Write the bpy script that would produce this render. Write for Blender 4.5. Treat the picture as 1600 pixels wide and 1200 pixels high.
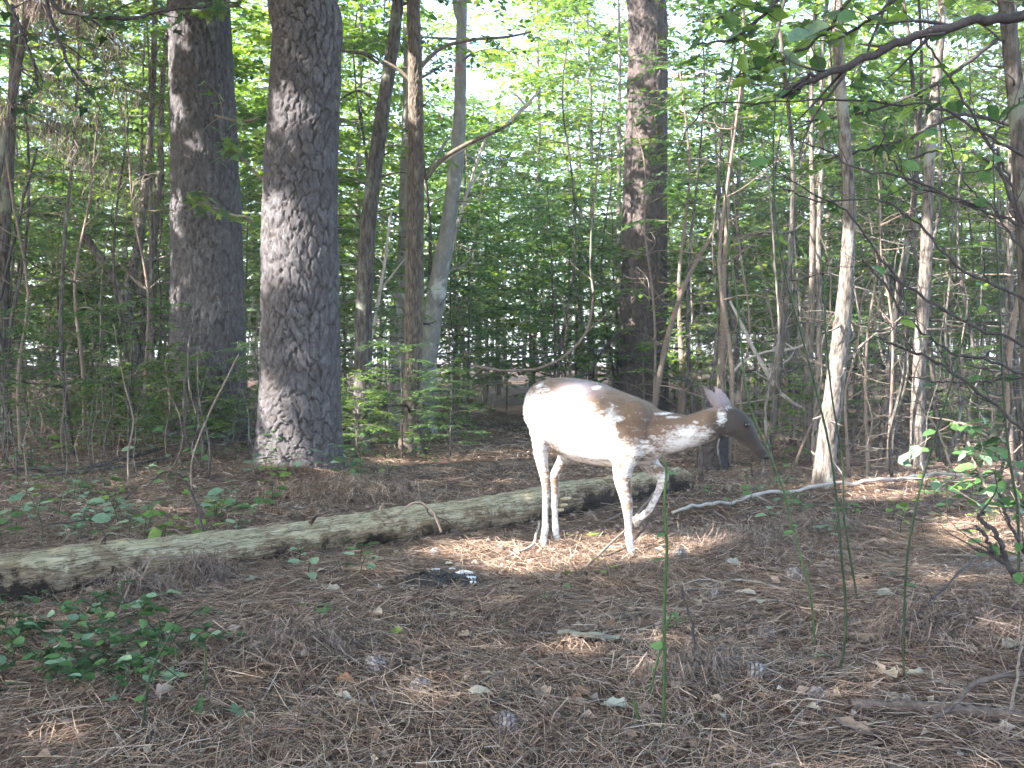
import bpy, math
import numpy as np
from mathutils import Vector

for o in list(bpy.data.objects):
    bpy.data.objects.remove(o, do_unlink=True)
scene = bpy.context.scene
COL = scene.collection

# ------------------------------------------------------------------ camera
CAM_H = 1.03
F_PX = 1640.0                       # focal length in pixels of the 1600 px wide photograph
HORIZON = 560.0
PITCH = math.atan((600.0 - HORIZON) / F_PX)
cd = bpy.data.cameras.new("camera")
cam = bpy.data.objects.new("camera", cd)
COL.objects.link(cam)
cd.sensor_width = 36.0
cd.lens = 36.0 * F_PX / 1600.0
cd.clip_start = 0.05
cd.clip_end = 1000.0
cam.location = (0, 0, CAM_H)
cam.rotation_euler = (math.pi / 2 - PITCH, 0, 0)
scene.camera = cam

# ------------------------------------------------------------------ sky, sun, exposure
SUN_EL = math.radians(38)
TO_SUN_XY = np.array([-0.88, -0.47]); TO_SUN_XY /= np.linalg.norm(TO_SUN_XY)
world = bpy.data.worlds.new("World")
scene.world = world
world.use_nodes = True
wn = world.node_tree
sky = wn.nodes.new("ShaderNodeTexSky")
sky.sky_type = 'NISHITA'
sky.sun_disc = False
sky.sun_elevation = SUN_EL
sky.sun_rotation = math.atan2(TO_SUN_XY[0], TO_SUN_XY[1])
sky.air_density = 1.0
sky.dust_density = 2.0
sky.ozone_density = 1.5
bg = wn.nodes["Background"]
bg.inputs["Strength"].default_value = 0.15
wn.links.new(sky.outputs[0], bg.inputs["Color"])
SUN_DIR = np.array([TO_SUN_XY[0] * math.cos(SUN_EL), TO_SUN_XY[1] * math.cos(SUN_EL), math.sin(SUN_EL)])
sd = bpy.data.lights.new("sun", 'SUN')
sd.energy = 5.0
sd.angle = math.radians(0.5)
sd.color = (1.0, 0.95, 0.88)
sun = bpy.data.objects.new("sun", sd)
COL.objects.link(sun)
sun.location = (-10, -10, 15)
sun.rotation_euler = Vector(-SUN_DIR).to_track_quat('-Z', 'Y').to_euler()
scene.view_settings.view_transform = 'Standard'
scene.view_settings.look = 'None'
scene.view_settings.gamma = 1.0
scene.view_settings.use_curve_mapping = False
scene.view_settings.exposure = 2.8
scene.render.engine = 'CYCLES'
cy = scene.cycles
cy.use_denoising = True
cy.use_adaptive_sampling = True
cy.adaptive_threshold = 0.03
cy.max_bounces = 7
cy.diffuse_bounces = 5
cy.glossy_bounces = 1
cy.transmission_bounces = 5
cy.transparent_max_bounces = 4
cy.caustics_reflective = False
cy.caustics_refractive = False
cy.sample_clamp_indirect = 4.0

# ------------------------------------------------------------------ geometry helpers
CAM = np.array([0.0, 0.0, CAM_H])
FWD = np.array([0.0, math.cos(PITCH), -math.sin(PITCH)])
UPV = np.array([0.0, math.sin(PITCH), math.cos(PITCH)])


def ray(px, py):
    return FWD + np.array([1.0, 0, 0]) * ((px - 800.0) / F_PX) + UPV * ((600.0 - py) / F_PX)


def at(px, py, Y):
    r = ray(px, py)
    return CAM + r * (Y / r[1])


MOUNDS = [(1.9, 4.1, 0.55, 0.10), (-2.25, 9.4, 0.9, 0.05), (-3.5, 12.0, 1.2, 0.06), (-1.9, 9.0, 0.35, 0.05),
          (3.2, 7.5, 1.2, 0.06), (-3.4, 6.4, 1.0, 0.05), (0.75, 3.3, 0.22, 0.04), (-0.95, 3.7, 0.3, 0.03)]


def hgt(x, y):
    x = np.asarray(x, float); y = np.asarray(y, float)
    h = (0.012 * np.sin(x * 1.9 + 0.7 * y + 0.3) + 0.010 * np.sin(y * 2.7 - 1.1 * x + 1.2) + 0.006 * np.sin(x * 5.3 + 2.0) * np.sin(y * 4.7)
         + 0.004 * np.sin(x * 11.0 + y * 3.0) * np.sin(y * 9.0 - x * 4))
    far = np.clip((np.hypot(x, y) - 14) / 20, 0, 1)
    h = h + far * (0.12 * np.sin(x * 0.31 + 1.0) + 0.10 * np.sin(y * 0.23))
    for mx, my, s, a in MOUNDS:
        h = h + a * np.exp(-((x - mx) ** 2 + (y - my) ** 2) / (2 * s * s))
    return h


def grd(px, py, dz=0.0):
    """where the sight line through a pixel meets the forest floor"""
    r = ray(px, py)
    t = CAM[2] / -r[2]
    for _ in range(6):
        p = CAM + r * t
        t = (CAM[2] - float(hgt(p[0], p[1]))) / -r[2]
    p = CAM + r * t
    return np.array([p[0], p[1], float(hgt(p[0], p[1])) + dz])


def unit(v):
    v = np.asarray(v, float)
    return v / np.maximum(np.linalg.norm(v, axis=-1, keepdims=True), 1e-9)


def spline(pts, n):
    """Catmull-Rom through points of any width, n samples"""
    P = np.asarray(pts, float)
    if len(P) == 2:
        t = np.linspace(0, 1, n)[:, None]
        return P[0] * (1 - t) + P[1] * t
    Q = np.vstack([2 * P[0] - P[1], P, 2 * P[-1] - P[-2]])
    t = np.linspace(0, len(P) - 1 - 1e-9, n)
    i = t.astype(int); f = (t - i)[:, None]
    a, b, c, d = Q[i], Q[i + 1], Q[i + 2], Q[i + 3]
    return 0.5 * ((2 * b) + (-a + c) * f + (2 * a - 5 * b + 4 * c - d) * f ** 2 + (-a + 3 * b - 3 * c + d) * f ** 3)


class MB:
    def __init__(self):
        self.v = []; self.f = []; self.n = 0; self.a = []

    def add(self, v, *faces, attr=None):
        v = np.asarray(v, float).reshape(-1, 3)
        for f in faces:
            if len(f):
                self.f.append(np.asarray(f, int) + self.n)
        self.v.append(v)
        self.a.append(np.zeros(len(v)) if attr is None else np.broadcast_to(np.asarray(attr, float), (len(v),)))
        self.n += len(v)

    def tube(self, pts, rad, sides=6, cap=True, attr=None, flat=1.0):
        pts = np.asarray(pts, float); n = len(pts)
        rad = np.broadcast_to(np.asarray(rad, float), (n,))
        t = unit(np.gradient(pts, axis=0))
        ref = np.array([0, 0, 1.0]) if abs(t[:, 2]).mean() < 0.8 else np.array([1.0, 0, 0])
        u = unit(np.cross(t, ref)); w = np.cross(t, u)
        a = np.linspace(0, 2 * math.pi, sides, endpoint=False)
        ring = pts[:, None, :] + rad[:, None, None] * (np.cos(a)[None, :, None] * u[:, None, :] + flat * np.sin(a)[None, :, None] * w[:, None, :])
        v = ring.reshape(-1, 3)
        i = np.arange(n - 1)[:, None] * sides; j = np.arange(sides)[None, :]; k = (j + 1) % sides
        q = np.stack([i + j, i + k, i + sides + k, i + sides + j], -1).reshape(-1, 4)
        if cap:
            v = np.vstack([v, pts[0], pts[-1]])
            jj = np.arange(sides); kk = (jj + 1) % sides
            c0 = np.stack([np.full(sides, n * sides), kk, jj], 1)
            c1 = np.stack([np.full(sides, n * sides + 1), (n - 1) * sides + jj, (n - 1) * sides + kk], 1)
            self.add(v, q, c0, c1, attr=attr)
        else:
            self.add(v, q, attr=attr)

    def scatter(self, tv, tf, pos, X, Y, Z, sc, attr=None):
        """copies of a template (tv verts, tf list of face arrays) at pos with axes X,Y,Z"""
        n = len(pos)
        if n == 0:
            return
        tv = np.asarray(tv, float); k = len(tv)
        sc = np.broadcast_to(np.asarray(sc, float).reshape(-1, 1, 1) if np.ndim(sc) else np.full((1, 1, 1), sc), (n, 1, 1))
        v = pos[:, None, :] + sc * (tv[None, :, 0:1] * X[:, None, :] + tv[None, :, 1:2] * Y[:, None, :] + tv[None, :, 2:3] * Z[:, None, :])
        off = (np.arange(n) * k)[:, None, None]
        fs = [(np.asarray(f)[None] + off).reshape(-1, len(f[0])) for f in tf]
        self.add(v.reshape(-1, 3), *fs, attr=None if attr is None else np.repeat(attr, k))

    def mesh(self, name, mat=None, smooth=True, attr=None):
        me = bpy.data.meshes.new(name)
        v = np.vstack(self.v) if self.v else np.zeros((0, 3))
        tot = np.concatenate([np.full(len(f), f.shape[1], np.int32) for f in self.f]) if self.f else np.zeros(0, np.int32)
        idx = np.concatenate([f.ravel() for f in self.f]).astype(np.int32) if self.f else np.zeros(0, np.int32)
        me.vertices.add(len(v)); me.loops.add(len(idx)); me.polygons.add(len(tot))
        me.vertices.foreach_set("co", v.ravel().astype(np.float32))
        me.loops.foreach_set("vertex_index", idx)
        st = np.concatenate([[0], np.cumsum(tot)[:-1]]).astype(np.int32) if len(tot) else tot
        me.polygons.foreach_set("loop_start", st)
        me.polygons.foreach_set("loop_total", tot)
        me.polygons.foreach_set("use_smooth", np.full(len(tot), smooth))
        if attr:
            at_ = me.attributes.new(attr, 'FLOAT', 'POINT')
            at_.data.foreach_set("value", np.concatenate(self.a).astype(np.float32))
        me.update(); me.validate()
        if mat is not None:
            me.materials.append(mat)
        return me


def tag(o, label=None, cat=None, group=None, kind=None):
    for k, v in (("label", label), ("category", cat), ("group", group), ("kind", kind)):
        if v:
            o[k] = v
    return o


def put(name, me, parent=None, loc=None, rotz=0.0):
    o = bpy.data.objects.new(name, me)
    COL.objects.link(o)
    if parent is not None:
        o.parent = parent
    if loc is not None:
        o.location = tuple(float(c) for c in loc)
    if rotz:
        o.rotation_euler = (0, 0, rotz)
    return o


def empty(name, loc, rotz=0.0):
    o = put(name, None, None, loc, rotz)
    o.empty_display_size = 0.1
    return o


def single(name, mb, mat, loc, label, cat, group=None, smooth=True, attr=None, kind=None):
    """one-mesh thing; mb is in world coordinates, origin moved to loc"""
    loc = np.asarray(loc, float)
    mb.v = [v - loc for v in mb.v]
    o = put(name, mb.mesh(name, mat, smooth, attr), None, loc)
    return tag(o, label, cat, group, kind)


# ------------------------------------------------------------------ materials
def new_mat(name):
    m = bpy.data.materials.new(name)
    m.use_nodes = True
    nt = m.node_tree
    for n in list(nt.nodes):
        nt.nodes.remove(n)
    out = nt.nodes.new("ShaderNodeOutputMaterial")
    return m, nt, out


def node(nt, t, **kw):
    n = nt.nodes.new(t)
    for k, v in kw.items():
        if k in n.inputs:
            n.inputs[k].default_value = v
        else:
            setattr(n, k, v)
    return n


def ramp(nt, stops, fac=None, interp='LINEAR'):
    r = nt.nodes.new("ShaderNodeValToRGB")
    r.color_ramp.interpolation = interp
    e = r.color_ramp.elements
    while len(e) < len(stops):
        e.new(0.5)
    for i, (p, c) in enumerate(stops):
        e[i].position = p
        e[i].color = (*c, 1) if len(c) == 3 else c
    if fac is not None:
        nt.links.new(fac, r.inputs[0])
    return r


def leaf_mat(name, stops, trans=0.38, rough=0.45):
    m, nt, out = new_mat(name)
    g = node(nt, "ShaderNodeNewGeometry")
    r = ramp(nt, stops, g.outputs["Random Per Island"])
    p = node(nt, "ShaderNodeBsdfPrincipled", Roughness=rough)
    p.inputs["Specular IOR Level"].default_value = 0.35
    nt.links.new(r.outputs[0], p.inputs["Base Color"])
    t = node(nt, "ShaderNodeBsdfTranslucent")
    mx = node(nt, "ShaderNodeMix", data_type='RGBA', blend_type='MULTIPLY')
    mx.inputs[0].default_value = 1.0
    nt.links.new(r.outputs[0], mx.inputs[6])
    mx.inputs[7].default_value = (1.9, 1.75, 0.95, 1)
    nt.links.new(mx.outputs[2], t.inputs["Color"])
    s = node(nt, "ShaderNodeMixShader")
    s.inputs[0].default_value = trans
    nt.links.new(p.outputs[0], s.inputs[1]); nt.links.new(t.outputs[0], s.inputs[2])
    nt.links.new(s.outputs[0], out.inputs[0])
    return m


def island_mat(name, stops, rough=0.8, spec=0.2, trans=0.0):
    m, nt, out = new_mat(name)
    g = node(nt, "ShaderNodeNewGeometry")
    r = ramp(nt, stops, g.outputs["Random Per Island"])
    p = node(nt, "ShaderNodeBsdfPrincipled", Roughness=rough)
    p.inputs["Specular IOR Level"].default_value = spec
    tc = node(nt, "ShaderNodeTexCoord")
    nz = node(nt, "ShaderNodeTexNoise", Scale=30.0, Detail=3.0)
    nt.links.new(tc.outputs["Object"], nz.inputs["Vector"])
    mx = node(nt, "ShaderNodeMix", data_type='RGBA', blend_type='MULTIPLY')
    mx.inputs[0].default_value = 0.6
    nt.links.new(r.outputs[0], mx.inputs[6])
    rr = ramp(nt, [(0.3, (0.55, 0.55, 0.55)), (0.7, (1.2, 1.2, 1.2))], nz.outputs[0])
    nt.links.new(rr.outputs[0], mx.inputs[7])
    nt.links.new(mx.outputs[2], p.inputs["Base Color"])
    nt.links.new(p.outputs[0], out.inputs[0])
    return m


def bark_mat(name, stops, attr=None, sx=8.0, sz=2.0, bump=0.5, lichen=None, rough=0.9):
    """noise bark; attr (a mesh attribute 0..1) picks between inner bark and outer plates"""
    m, nt, out = new_mat(name)
    tc = node(nt, "ShaderNodeTexCoord")
    mp = node(nt, "ShaderNodeMapping")
    mp.inputs["Scale"].default_value = (sx, sx, sz)
    nt.links.new(tc.outputs["Object"], mp.inputs[0])
    n1 = node(nt, "ShaderNodeTexNoise", Scale=3.0, Detail=8.0, Roughness=0.65)
    nt.links.new(mp.outputs[0], n1.inputs["Vector"])
    r = ramp(nt, stops, n1.outputs[0])
    col = r.outputs[0]
    if attr:
        a = node(nt, "ShaderNodeAttribute", attribute_name=attr)
        mx = node(nt, "ShaderNodeMix", data_type='RGBA', blend_type='MIX')
        nt.links.new(a.outputs["Fac"], mx.inputs[0])
        mx.inputs[6].default_value = (0.050, 0.040, 0.037, 1)
        nt.links.new(col, mx.inputs[7])
        col = mx.outputs[2]
    if lichen:
        n2 = node(nt, "ShaderNodeTexNoise", Scale=2.3, Detail=5.0, Roughness=0.6)
        mp2 = node(nt, "ShaderNodeMapping")
        mp2.inputs["Scale"].default_value = (2.2, 2.2, 1.3)
        nt.links.new(tc.outputs["Object"], mp2.inputs[0])
        nt.links.new(mp2.outputs[0], n2.inputs["Vector"])
        f = ramp(nt, [(0.56, (0, 0, 0)), (0.63, (0.75, 0.75, 0.75))], n2.outputs[0])
        mx = node(nt, "ShaderNodeMix", data_type='RGBA', blend_type='MIX')
        nt.links.new(f.outputs[0], mx.inputs[0])
        nt.links.new(col, mx.inputs[6])
        mx.inputs[7].default_value = (*lichen, 1)
        col = mx.outputs[2]
    p = node(nt, "ShaderNodeBsdfPrincipled", Roughness=rough)
    p.inputs["Specular IOR Level"].default_value = 0.2
    nt.links.new(col, p.inputs["Base Color"])
    b = node(nt, "ShaderNodeBump", Strength=bump, Distance=0.02)
    n3 = node(nt, "ShaderNodeTexNoise", Scale=9.0, Detail=6.0, Roughness=0.7)
    nt.links.new(mp.outputs[0], n3.inputs["Vector"])
    nt.links.new(n3.outputs[0], b.inputs["Height"])
    nt.links.new(b.outputs[0], p.inputs["Normal"])
    nt.links.new(p.outputs[0], out.inputs[0])
    return m


M_LEAF = leaf_mat("leaf_green", [(0.0, (0.045, 0.101, 0.027)), (0.35, (0.075, 0.155, 0.036)), (0.75, (0.116, 0.201, 0.043)), (1.0, (0.193, 0.255, 0.054))], trans=0.5)
M_LEAF_COOL = leaf_mat("leaf_cool", [(0.0, (0.044, 0.101, 0.040)), (0.5, (0.075, 0.155, 0.054)), (1.0, (0.127, 0.211, 0.069))], trans=0.5)
M_LEAF_BRIGHT = leaf_mat("leaf_bright", [(0.0, (0.065, 0.140, 0.024)), (0.6, (0.119, 0.211, 0.032)), (0.95, (0.178, 0.259, 0.043)), (1.0, (0.346, 0.302, 0.054))], trans=0.5)
M_PLANT = leaf_mat("plant_leaf", [(0.0, (0.030, 0.085, 0.035)), (0.5, (0.060, 0.145, 0.050)), (0.93, (0.10, 0.20, 0.060)), (1.0, (0.34, 0.30, 0.05))], trans=0.3)
M_VINE = leaf_mat("vine_leaf", [(0.0, (0.018, 0.060, 0.018)), (0.6, (0.040, 0.110, 0.022)), (1.0, (0.075, 0.150, 0.030))], trans=0.28)
M_NEEDLE = island_mat("pine_straw", [(0.0, (0.067, 0.043, 0.032)), (0.3, (0.161, 0.103, 0.073)), (0.65, (0.298, 0.198, 0.140)), (0.88, (0.448, 0.331, 0.244)), (1.0, (0.585, 0.478, 0.377))], rough=0.6, spec=0.35)
M_NEEDLE_GREY = island_mat("old_straw", [(0.0, (0.066, 0.048, 0.039)), (0.5, (0.177, 0.131, 0.107)), (1.0, (0.380, 0.295, 0.249))], rough=0.7)
M_DEAD = island_mat("dead_leaf", [(0.0, (0.115, 0.069, 0.048)), (0.4, (0.230, 0.144, 0.103)), (0.7, (0.344, 0.252, 0.190)), (1.0, (0.459, 0.390, 0.321))], rough=0.65, spec=0.3)
M_DEAD_PALE = island_mat("dead_leaf_pale", [(0.0, (0.30, 0.27, 0.22)), (1.0, (0.48, 0.43, 0.35))], rough=0.6, spec=0.3)
M_DEAD_RUST = island_mat("dead_leaf_rust", [(0.0, (0.22, 0.105, 0.055)), (1.0, (0.34, 0.18, 0.10))], rough=0.6, spec=0.3)
M_YELLOW = island_mat("leaf_yellow", [(0.0, (0.40, 0.33, 0.05)), (1.0, (0.52, 0.44, 0.08))], rough=0.5, spec=0.3)
M_PINE = bark_mat("pine_bark", [(0.25, (0.052, 0.050, 0.052)), (0.5, (0.111, 0.104, 0.110)), (0.75, (0.211, 0.197, 0.205))], attr="plate", sx=9, sz=5, bump=0.6)
M_PINE_RED = bark_mat("pine_bark_red", [(0.25, (0.061, 0.049, 0.047)), (0.5, (0.121, 0.098, 0.092)), (0.75, (0.209, 0.173, 0.163))], attr="plate", sx=9, sz=5, bump=0.6)
M_FURROW = bark_mat("furrowed_bark", [(0.3, (0.094, 0.073, 0.054)), (0.55, (0.202, 0.164, 0.127)), (0.8, (0.309, 0.266, 0.220))], attr="plate", sx=10, sz=1.6, bump=0.5)
M_SMOOTH = bark_mat("smooth_bark", [(0.3, (0.150, 0.144, 0.133)), (0.6, (0.238, 0.232, 0.216)), (0.85, (0.332, 0.326, 0.309))], sx=5, sz=2.5, bump=0.15, lichen=(0.442, 0.453, 0.420))
M_DARKBARK = bark_mat("dark_bark", [(0.36, (0.034, 0.029, 0.027)), (0.52, (0.105, 0.092, 0.083)), (0.68, (0.195, 0.172, 0.156))], sx=12, sz=2.5, bump=0.7, lichen=(0.23, 0.25, 0.20))
M_GREYBARK = bark_mat("grey_bark", [(0.36, (0.055, 0.046, 0.040)), (0.5, (0.165, 0.142, 0.125)), (0.68, (0.30, 0.265, 0.238))], sx=14, sz=3.0, bump=0.7, lichen=(0.32, 0.33, 0.29))
M_TWIG = bark_mat("dark_twig", [(0.3, (0.030, 0.025, 0.026)), (0.7, (0.075, 0.064, 0.062))], sx=20, sz=20, bump=0.3, rough=0.7)
M_TWIG_TAN = bark_mat("tan_twig", [(0.3, (0.146, 0.110, 0.089)), (0.7, (0.281, 0.224, 0.182))], sx=20, sz=20, bump=0.3)
M_TWIG_PALE = bark_mat("pale_twig", [(0.3, (0.30, 0.265, 0.24)), (0.7, (0.50, 0.455, 0.42))], sx=20, sz=20, bump=0.3)
M_BROWN = bark_mat("brown_stick", [(0.3, (0.083, 0.063, 0.054)), (0.7, (0.188, 0.147, 0.126))], sx=12, sz=12, bump=0.6)
M_CANE = bark_mat("green_cane", [(0.3, (0.026, 0.047, 0.018)), (0.7, (0.062, 0.094, 0.036))], sx=14, sz=14, bump=0.1, rough=0.5)
M_CANE_DARK = bark_mat("dark_cane", [(0.3, (0.018, 0.030, 0.016)), (0.7, (0.040, 0.058, 0.028))], sx=14, sz=14, bump=0.1, rough=0.5)
M_CONE = island_mat("pine_cone", [(0.0, (0.111, 0.091, 0.086)), (0.6, (0.221, 0.189, 0.176)), (1.0, (0.364, 0.325, 0.305))], rough=0.8)


def ground_mat():
    m, nt, out = new_mat("needle_ground")
    tc = node(nt, "ShaderNodeTexCoord")
    prev = None
    for k, (ang, s) in enumerate(((0.3, 38.0), (1.25, 44.0), (2.2, 34.0))):
        mp = node(nt, "ShaderNodeMapping")
        mp.inputs["Rotation"].default_value = (0, 0, ang)
        mp.inputs["Scale"].default_value = (s, s * 0.10, s * 0.4)
        nt.links.new(tc.outputs["Object"], mp.inputs[0])
        nz = node(nt, "ShaderNodeTexNoise", Scale=3.0, Detail=3.0, Roughness=0.6, Distortion=0.6)
        nt.links.new(mp.outputs[0], nz.inputs["Vector"])
        if prev is None:
            prev = nz.outputs[0]
        else:
            mx = node(nt, "ShaderNodeMath", operation='MAXIMUM')
            nt.links.new(prev, mx.inputs[0]); nt.links.new(nz.outputs[0], mx.inputs[1])
            prev = mx.outputs[0]
    r = ramp(nt, [(0.45, (0.041, 0.028, 0.023)), (0.58, (0.115, 0.073, 0.054)), (0.68, (0.223, 0.147, 0.109)), (0.8, (0.383, 0.281, 0.217))], prev)
    big = node(nt, "ShaderNodeTexNoise", Scale=0.9, Detail=5.0, Roughness=0.6)
    nt.links.new(tc.outputs["Object"], big.inputs["Vector"])
    rb = ramp(nt, [(0.3, (0.62, 0.62, 0.66)), (0.7, (1.2, 1.12, 1.05))], big.outputs[0])
    mx = node(nt, "ShaderNodeMix", data_type='RGBA', blend_type='MULTIPLY')
    mx.inputs[0].default_value = 1.0
    nt.links.new(r.outputs[0], mx.inputs[6]); nt.links.new(rb.outputs[0], mx.inputs[7])
    p = node(nt, "ShaderNodeBsdfPrincipled", Roughness=0.9)
    p.inputs["Specular IOR Level"].default_value = 0.15
    nt.links.new(mx.outputs[2], p.inputs["Base Color"])
    b = node(nt, "ShaderNodeBump", Strength=0.9, Distance=0.02)
    nt.links.new(prev, b.inputs["Height"]); nt.links.new(b.outputs[0], p.inputs["Normal"])
    nt.links.new(p.outputs[0], out.inputs[0])
    return m


M_GROUND = ground_mat()

# ------------------------------------------------------------------ leaf templates (x along the leaf, y across, z up)
OVAL = (np.array([[0, 0, 0], [0.33, 0.24, 0.05], [0.72, 0.19, 0.03], [1, 0, -0.06], [0.72, -0.19, 0.03], [0.33, -0.24, 0.05], [0.5, 0, -0.01]]),
        [np.array([[0, 6, 1], [1, 6, 2], [2, 6, 3], [3, 6, 4], [4, 6, 5], [5, 6, 0]])])
QUAD = (np.array([[0, 0, 0], [0.48, 0.30, 0.05], [1, 0, -0.05], [0.48, -0.30, 0.05]]), [np.array([[0, 2, 1], [0, 3, 2]])])


def lobed():
    a = np.radians([180, 128, 100, 72, 50, 24, 0, -24, -50, -72, -100, -128])
    r = np.array([0.10, 0.34, 0.20, 0.50, 0.26, 0.34, 0.66, 0.34, 0.26, 0.50, 0.20, 0.34])
    v = np.stack([0.38 + r * np.cos(a), r * np.sin(a), 0.10 * np.abs(np.sin(a)) * r - 0.12 * np.maximum(np.cos(a), 0) * r], 1)
    v = np.vstack([v, [0.38, 0, 0]])
    k = len(a)
    return v, [np.array([[k, i, (i + 1) % k] for i in range(k)])]


LOBED = lobed()


def leaf_axes(rng, d, up_jit=0.35):
    """axes for leaves pointing along d with roughly upward normals"""
    n = len(d)
    d = unit(d)
    z = np.array([0, 0, 1.0]) + rng.normal(0, up_jit, (n, 3))
    z = unit(z - (z * d).sum(1, keepdims=True) * d)
    return d, np.cross(z, d), z


# ------------------------------------------------------------------ ground sheet and litter
def build_ground():
    def axis(lo, hi, fine_lo, fine_hi, step):
        mid = np.arange(fine_lo, fine_hi, step)
        a = [fine_hi]; s = step
        while a[-1] < hi:
            s *= 1.13; a.append(a[-1] + s)
        b = [fine_lo - step]; s = step
        while b[-1] > lo:
            s *= 1.13; b.append(b[-1] - s)
        return np.array(b[::-1] + list(mid) + a)
    xs = axis(-260, 260, -6, 6, 0.06); ys = axis(-40, 420, 1.5, 14, 0.06)
    X, Y = np.meshgrid(xs, ys)
    Z = hgt(X, Y)
    nx, ny = len(xs), len(ys)
    v = np.stack([X, Y, Z], -1).reshape(-1, 3)
    i = (np.arange(ny - 1)[:, None] * nx + np.arange(nx - 1)[None, :])
    q = np.stack([i, i + 1, i + nx + 1, i + nx], -1).reshape(-1, 4)
    mb = MB(); mb.add(v, q)
    o = put("ground", mb.mesh("ground", M_GROUND))
    tag(o, "brown forest floor under pine needles", "ground", None, "structure")


build_ground()


def needles(rng, pos, yaw, pitch, length, width, bend):
    """thin bent strips: two segments each"""
    n = len(pos)
    d = np.stack([np.cos(yaw) * np.cos(pitch), np.sin(yaw) * np.cos(pitch), np.sin(pitch)], 1)
    s = np.stack([-np.sin(yaw), np.cos(yaw), np.zeros(n)], 1)
    tilt = rng.normal(0, 0.5, n)[:, None]
    s = unit(s + np.array([0, 0, 1.0]) * tilt)
    L = length[:, None]; W = width[:, None]
    m = pos + s * 0 
    sag = np.stack([-np.sin(yaw), np.cos(yaw), np.zeros(n)], 1) * bend[:, None] * L
    a = pos - d * L * 0.5; c = pos + d * L * 0.5
    m = pos + sag + np.array([0, 0, 1.0]) * np.abs(bend)[:, None] * L * 0.35
    v = np.stack([a - s * W * 0.4, a + s * W * 0.4, m - s * W * 0.5, m + s * W * 0.5, c - s * W * 0.25, c + s * W * 0.25], 1).reshape(-1, 3)
    o = (np.arange(n) * 6)[:, None]
    q = np.concatenate([o + np.array([[0, 1, 3, 2]]), o + np.array([[2, 3, 5, 4]])])
    return v, q


def wedge(rng, n, y0, y1, side=1.0, power=1.0):
    y = y0 + (y1 - y0) * rng.random(n) ** power
    x = (rng.random(n) * 2 - 1) * (0.5 * y + side)
    return x, y


def build_litter():
    rng = np.random.default_rng(11)
    mb = MB()
    for n, y0, y1, pw, w0, l0 in ((62000, 2.2, 6.2, 0.85, 0.0021, 0.15), (34000, 6.0, 11.5, 0.9, 0.0032, 0.17), (13000, 11.0, 19.0, 1.0, 0.006, 0.22)):
        x, y = wedge(rng, n, y0, y1, 0.4, pw)
        # needles lie in drifts that share a direction
        ang = 1.4 * np.sin(x * 1.3 + 0.6 * y) + 1.2 * np.sin(y * 1.7 - x * 0.8 + 2.0) + rng.normal(0, 0.75, n)
        lk = grd(690, 912)
        k_ = ((x - lk[0]) / 0.17) ** 2 + ((y - lk[1]) / 0.12) ** 2 > rng.uniform(0.3, 1.4, n)
        x, y, ang = x[k_], y[k_], ang[k_]; n = len(x)
        z = hgt(x, y) + np.abs(rng.normal(0.006, 0.012, n)) + 0.004
        pitch = rng.normal(0, 0.22, n)
        v, q = needles(rng, np.stack([x, y, z], 1), ang, pitch, l0 * rng.uniform(0.5, 1.25, n), w0 * rng.uniform(0.7, 1.4, n), rng.normal(0, 0.10, n))
        mb.add(v, q)
    o = put("needle_litter", mb.mesh("needle_litter", M_NEEDLE, False))
    tag(o, "carpet of fallen brown pine needles", "pine needles", None, "stuff")
    mb = MB(); n = 16000
    x, y = wedge(rng, n, 2.2, 9.5, 0.4, 0.9)
    z = hgt(x, y) + np.abs(rng.normal(0.012, 0.016, n)) + 0.006
    v, q = needles(rng, np.stack([x, y, z], 1), rng.random(n) * 6.283, rng.normal(0, 0.4, n), rng.uniform(0.05, 0.16, n), rng.uniform(0.0016, 0.0034, n), rng.normal(0, 0.14, n))
    mb.add(v, q)
    o = put("dry_grass_litter", mb.mesh("dry_grass_litter", M_NEEDLE_GREY, False))
    tag(o, "grey dry straw and grass bits lying loose over the needles", "straw", None, "stuff")
    # crumbled leaves, too many and too small to count
    mb = MB()
    n = 9500
    x, y = wedge(rng, n, 2.2, 16, 0.5, 0.8)
    p = np.stack([x, y, hgt(x, y) + 0.008 + 0.012 * rng.random(n)], 1)
    a = rng.random(n) * 6.283
    X, Yv, Z = leaf_axes(rng, np.stack([np.cos(a), np.sin(a), rng.normal(0, 0.25, n)], 1), 0.5)
    v = QUAD[0].copy(); v[:, 2] *= 2.5
    mb.scatter(v, QUAD[1], p, X, Yv, Z, rng.uniform(0.015, 0.06, n))
    o = put("leaf_litter", mb.mesh("leaf_litter", M_DEAD, True))
    tag(o, "crumbled dead leaf scraps strewn among the needles", "leaf litter", None, "stuff")


build_litter()

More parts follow.
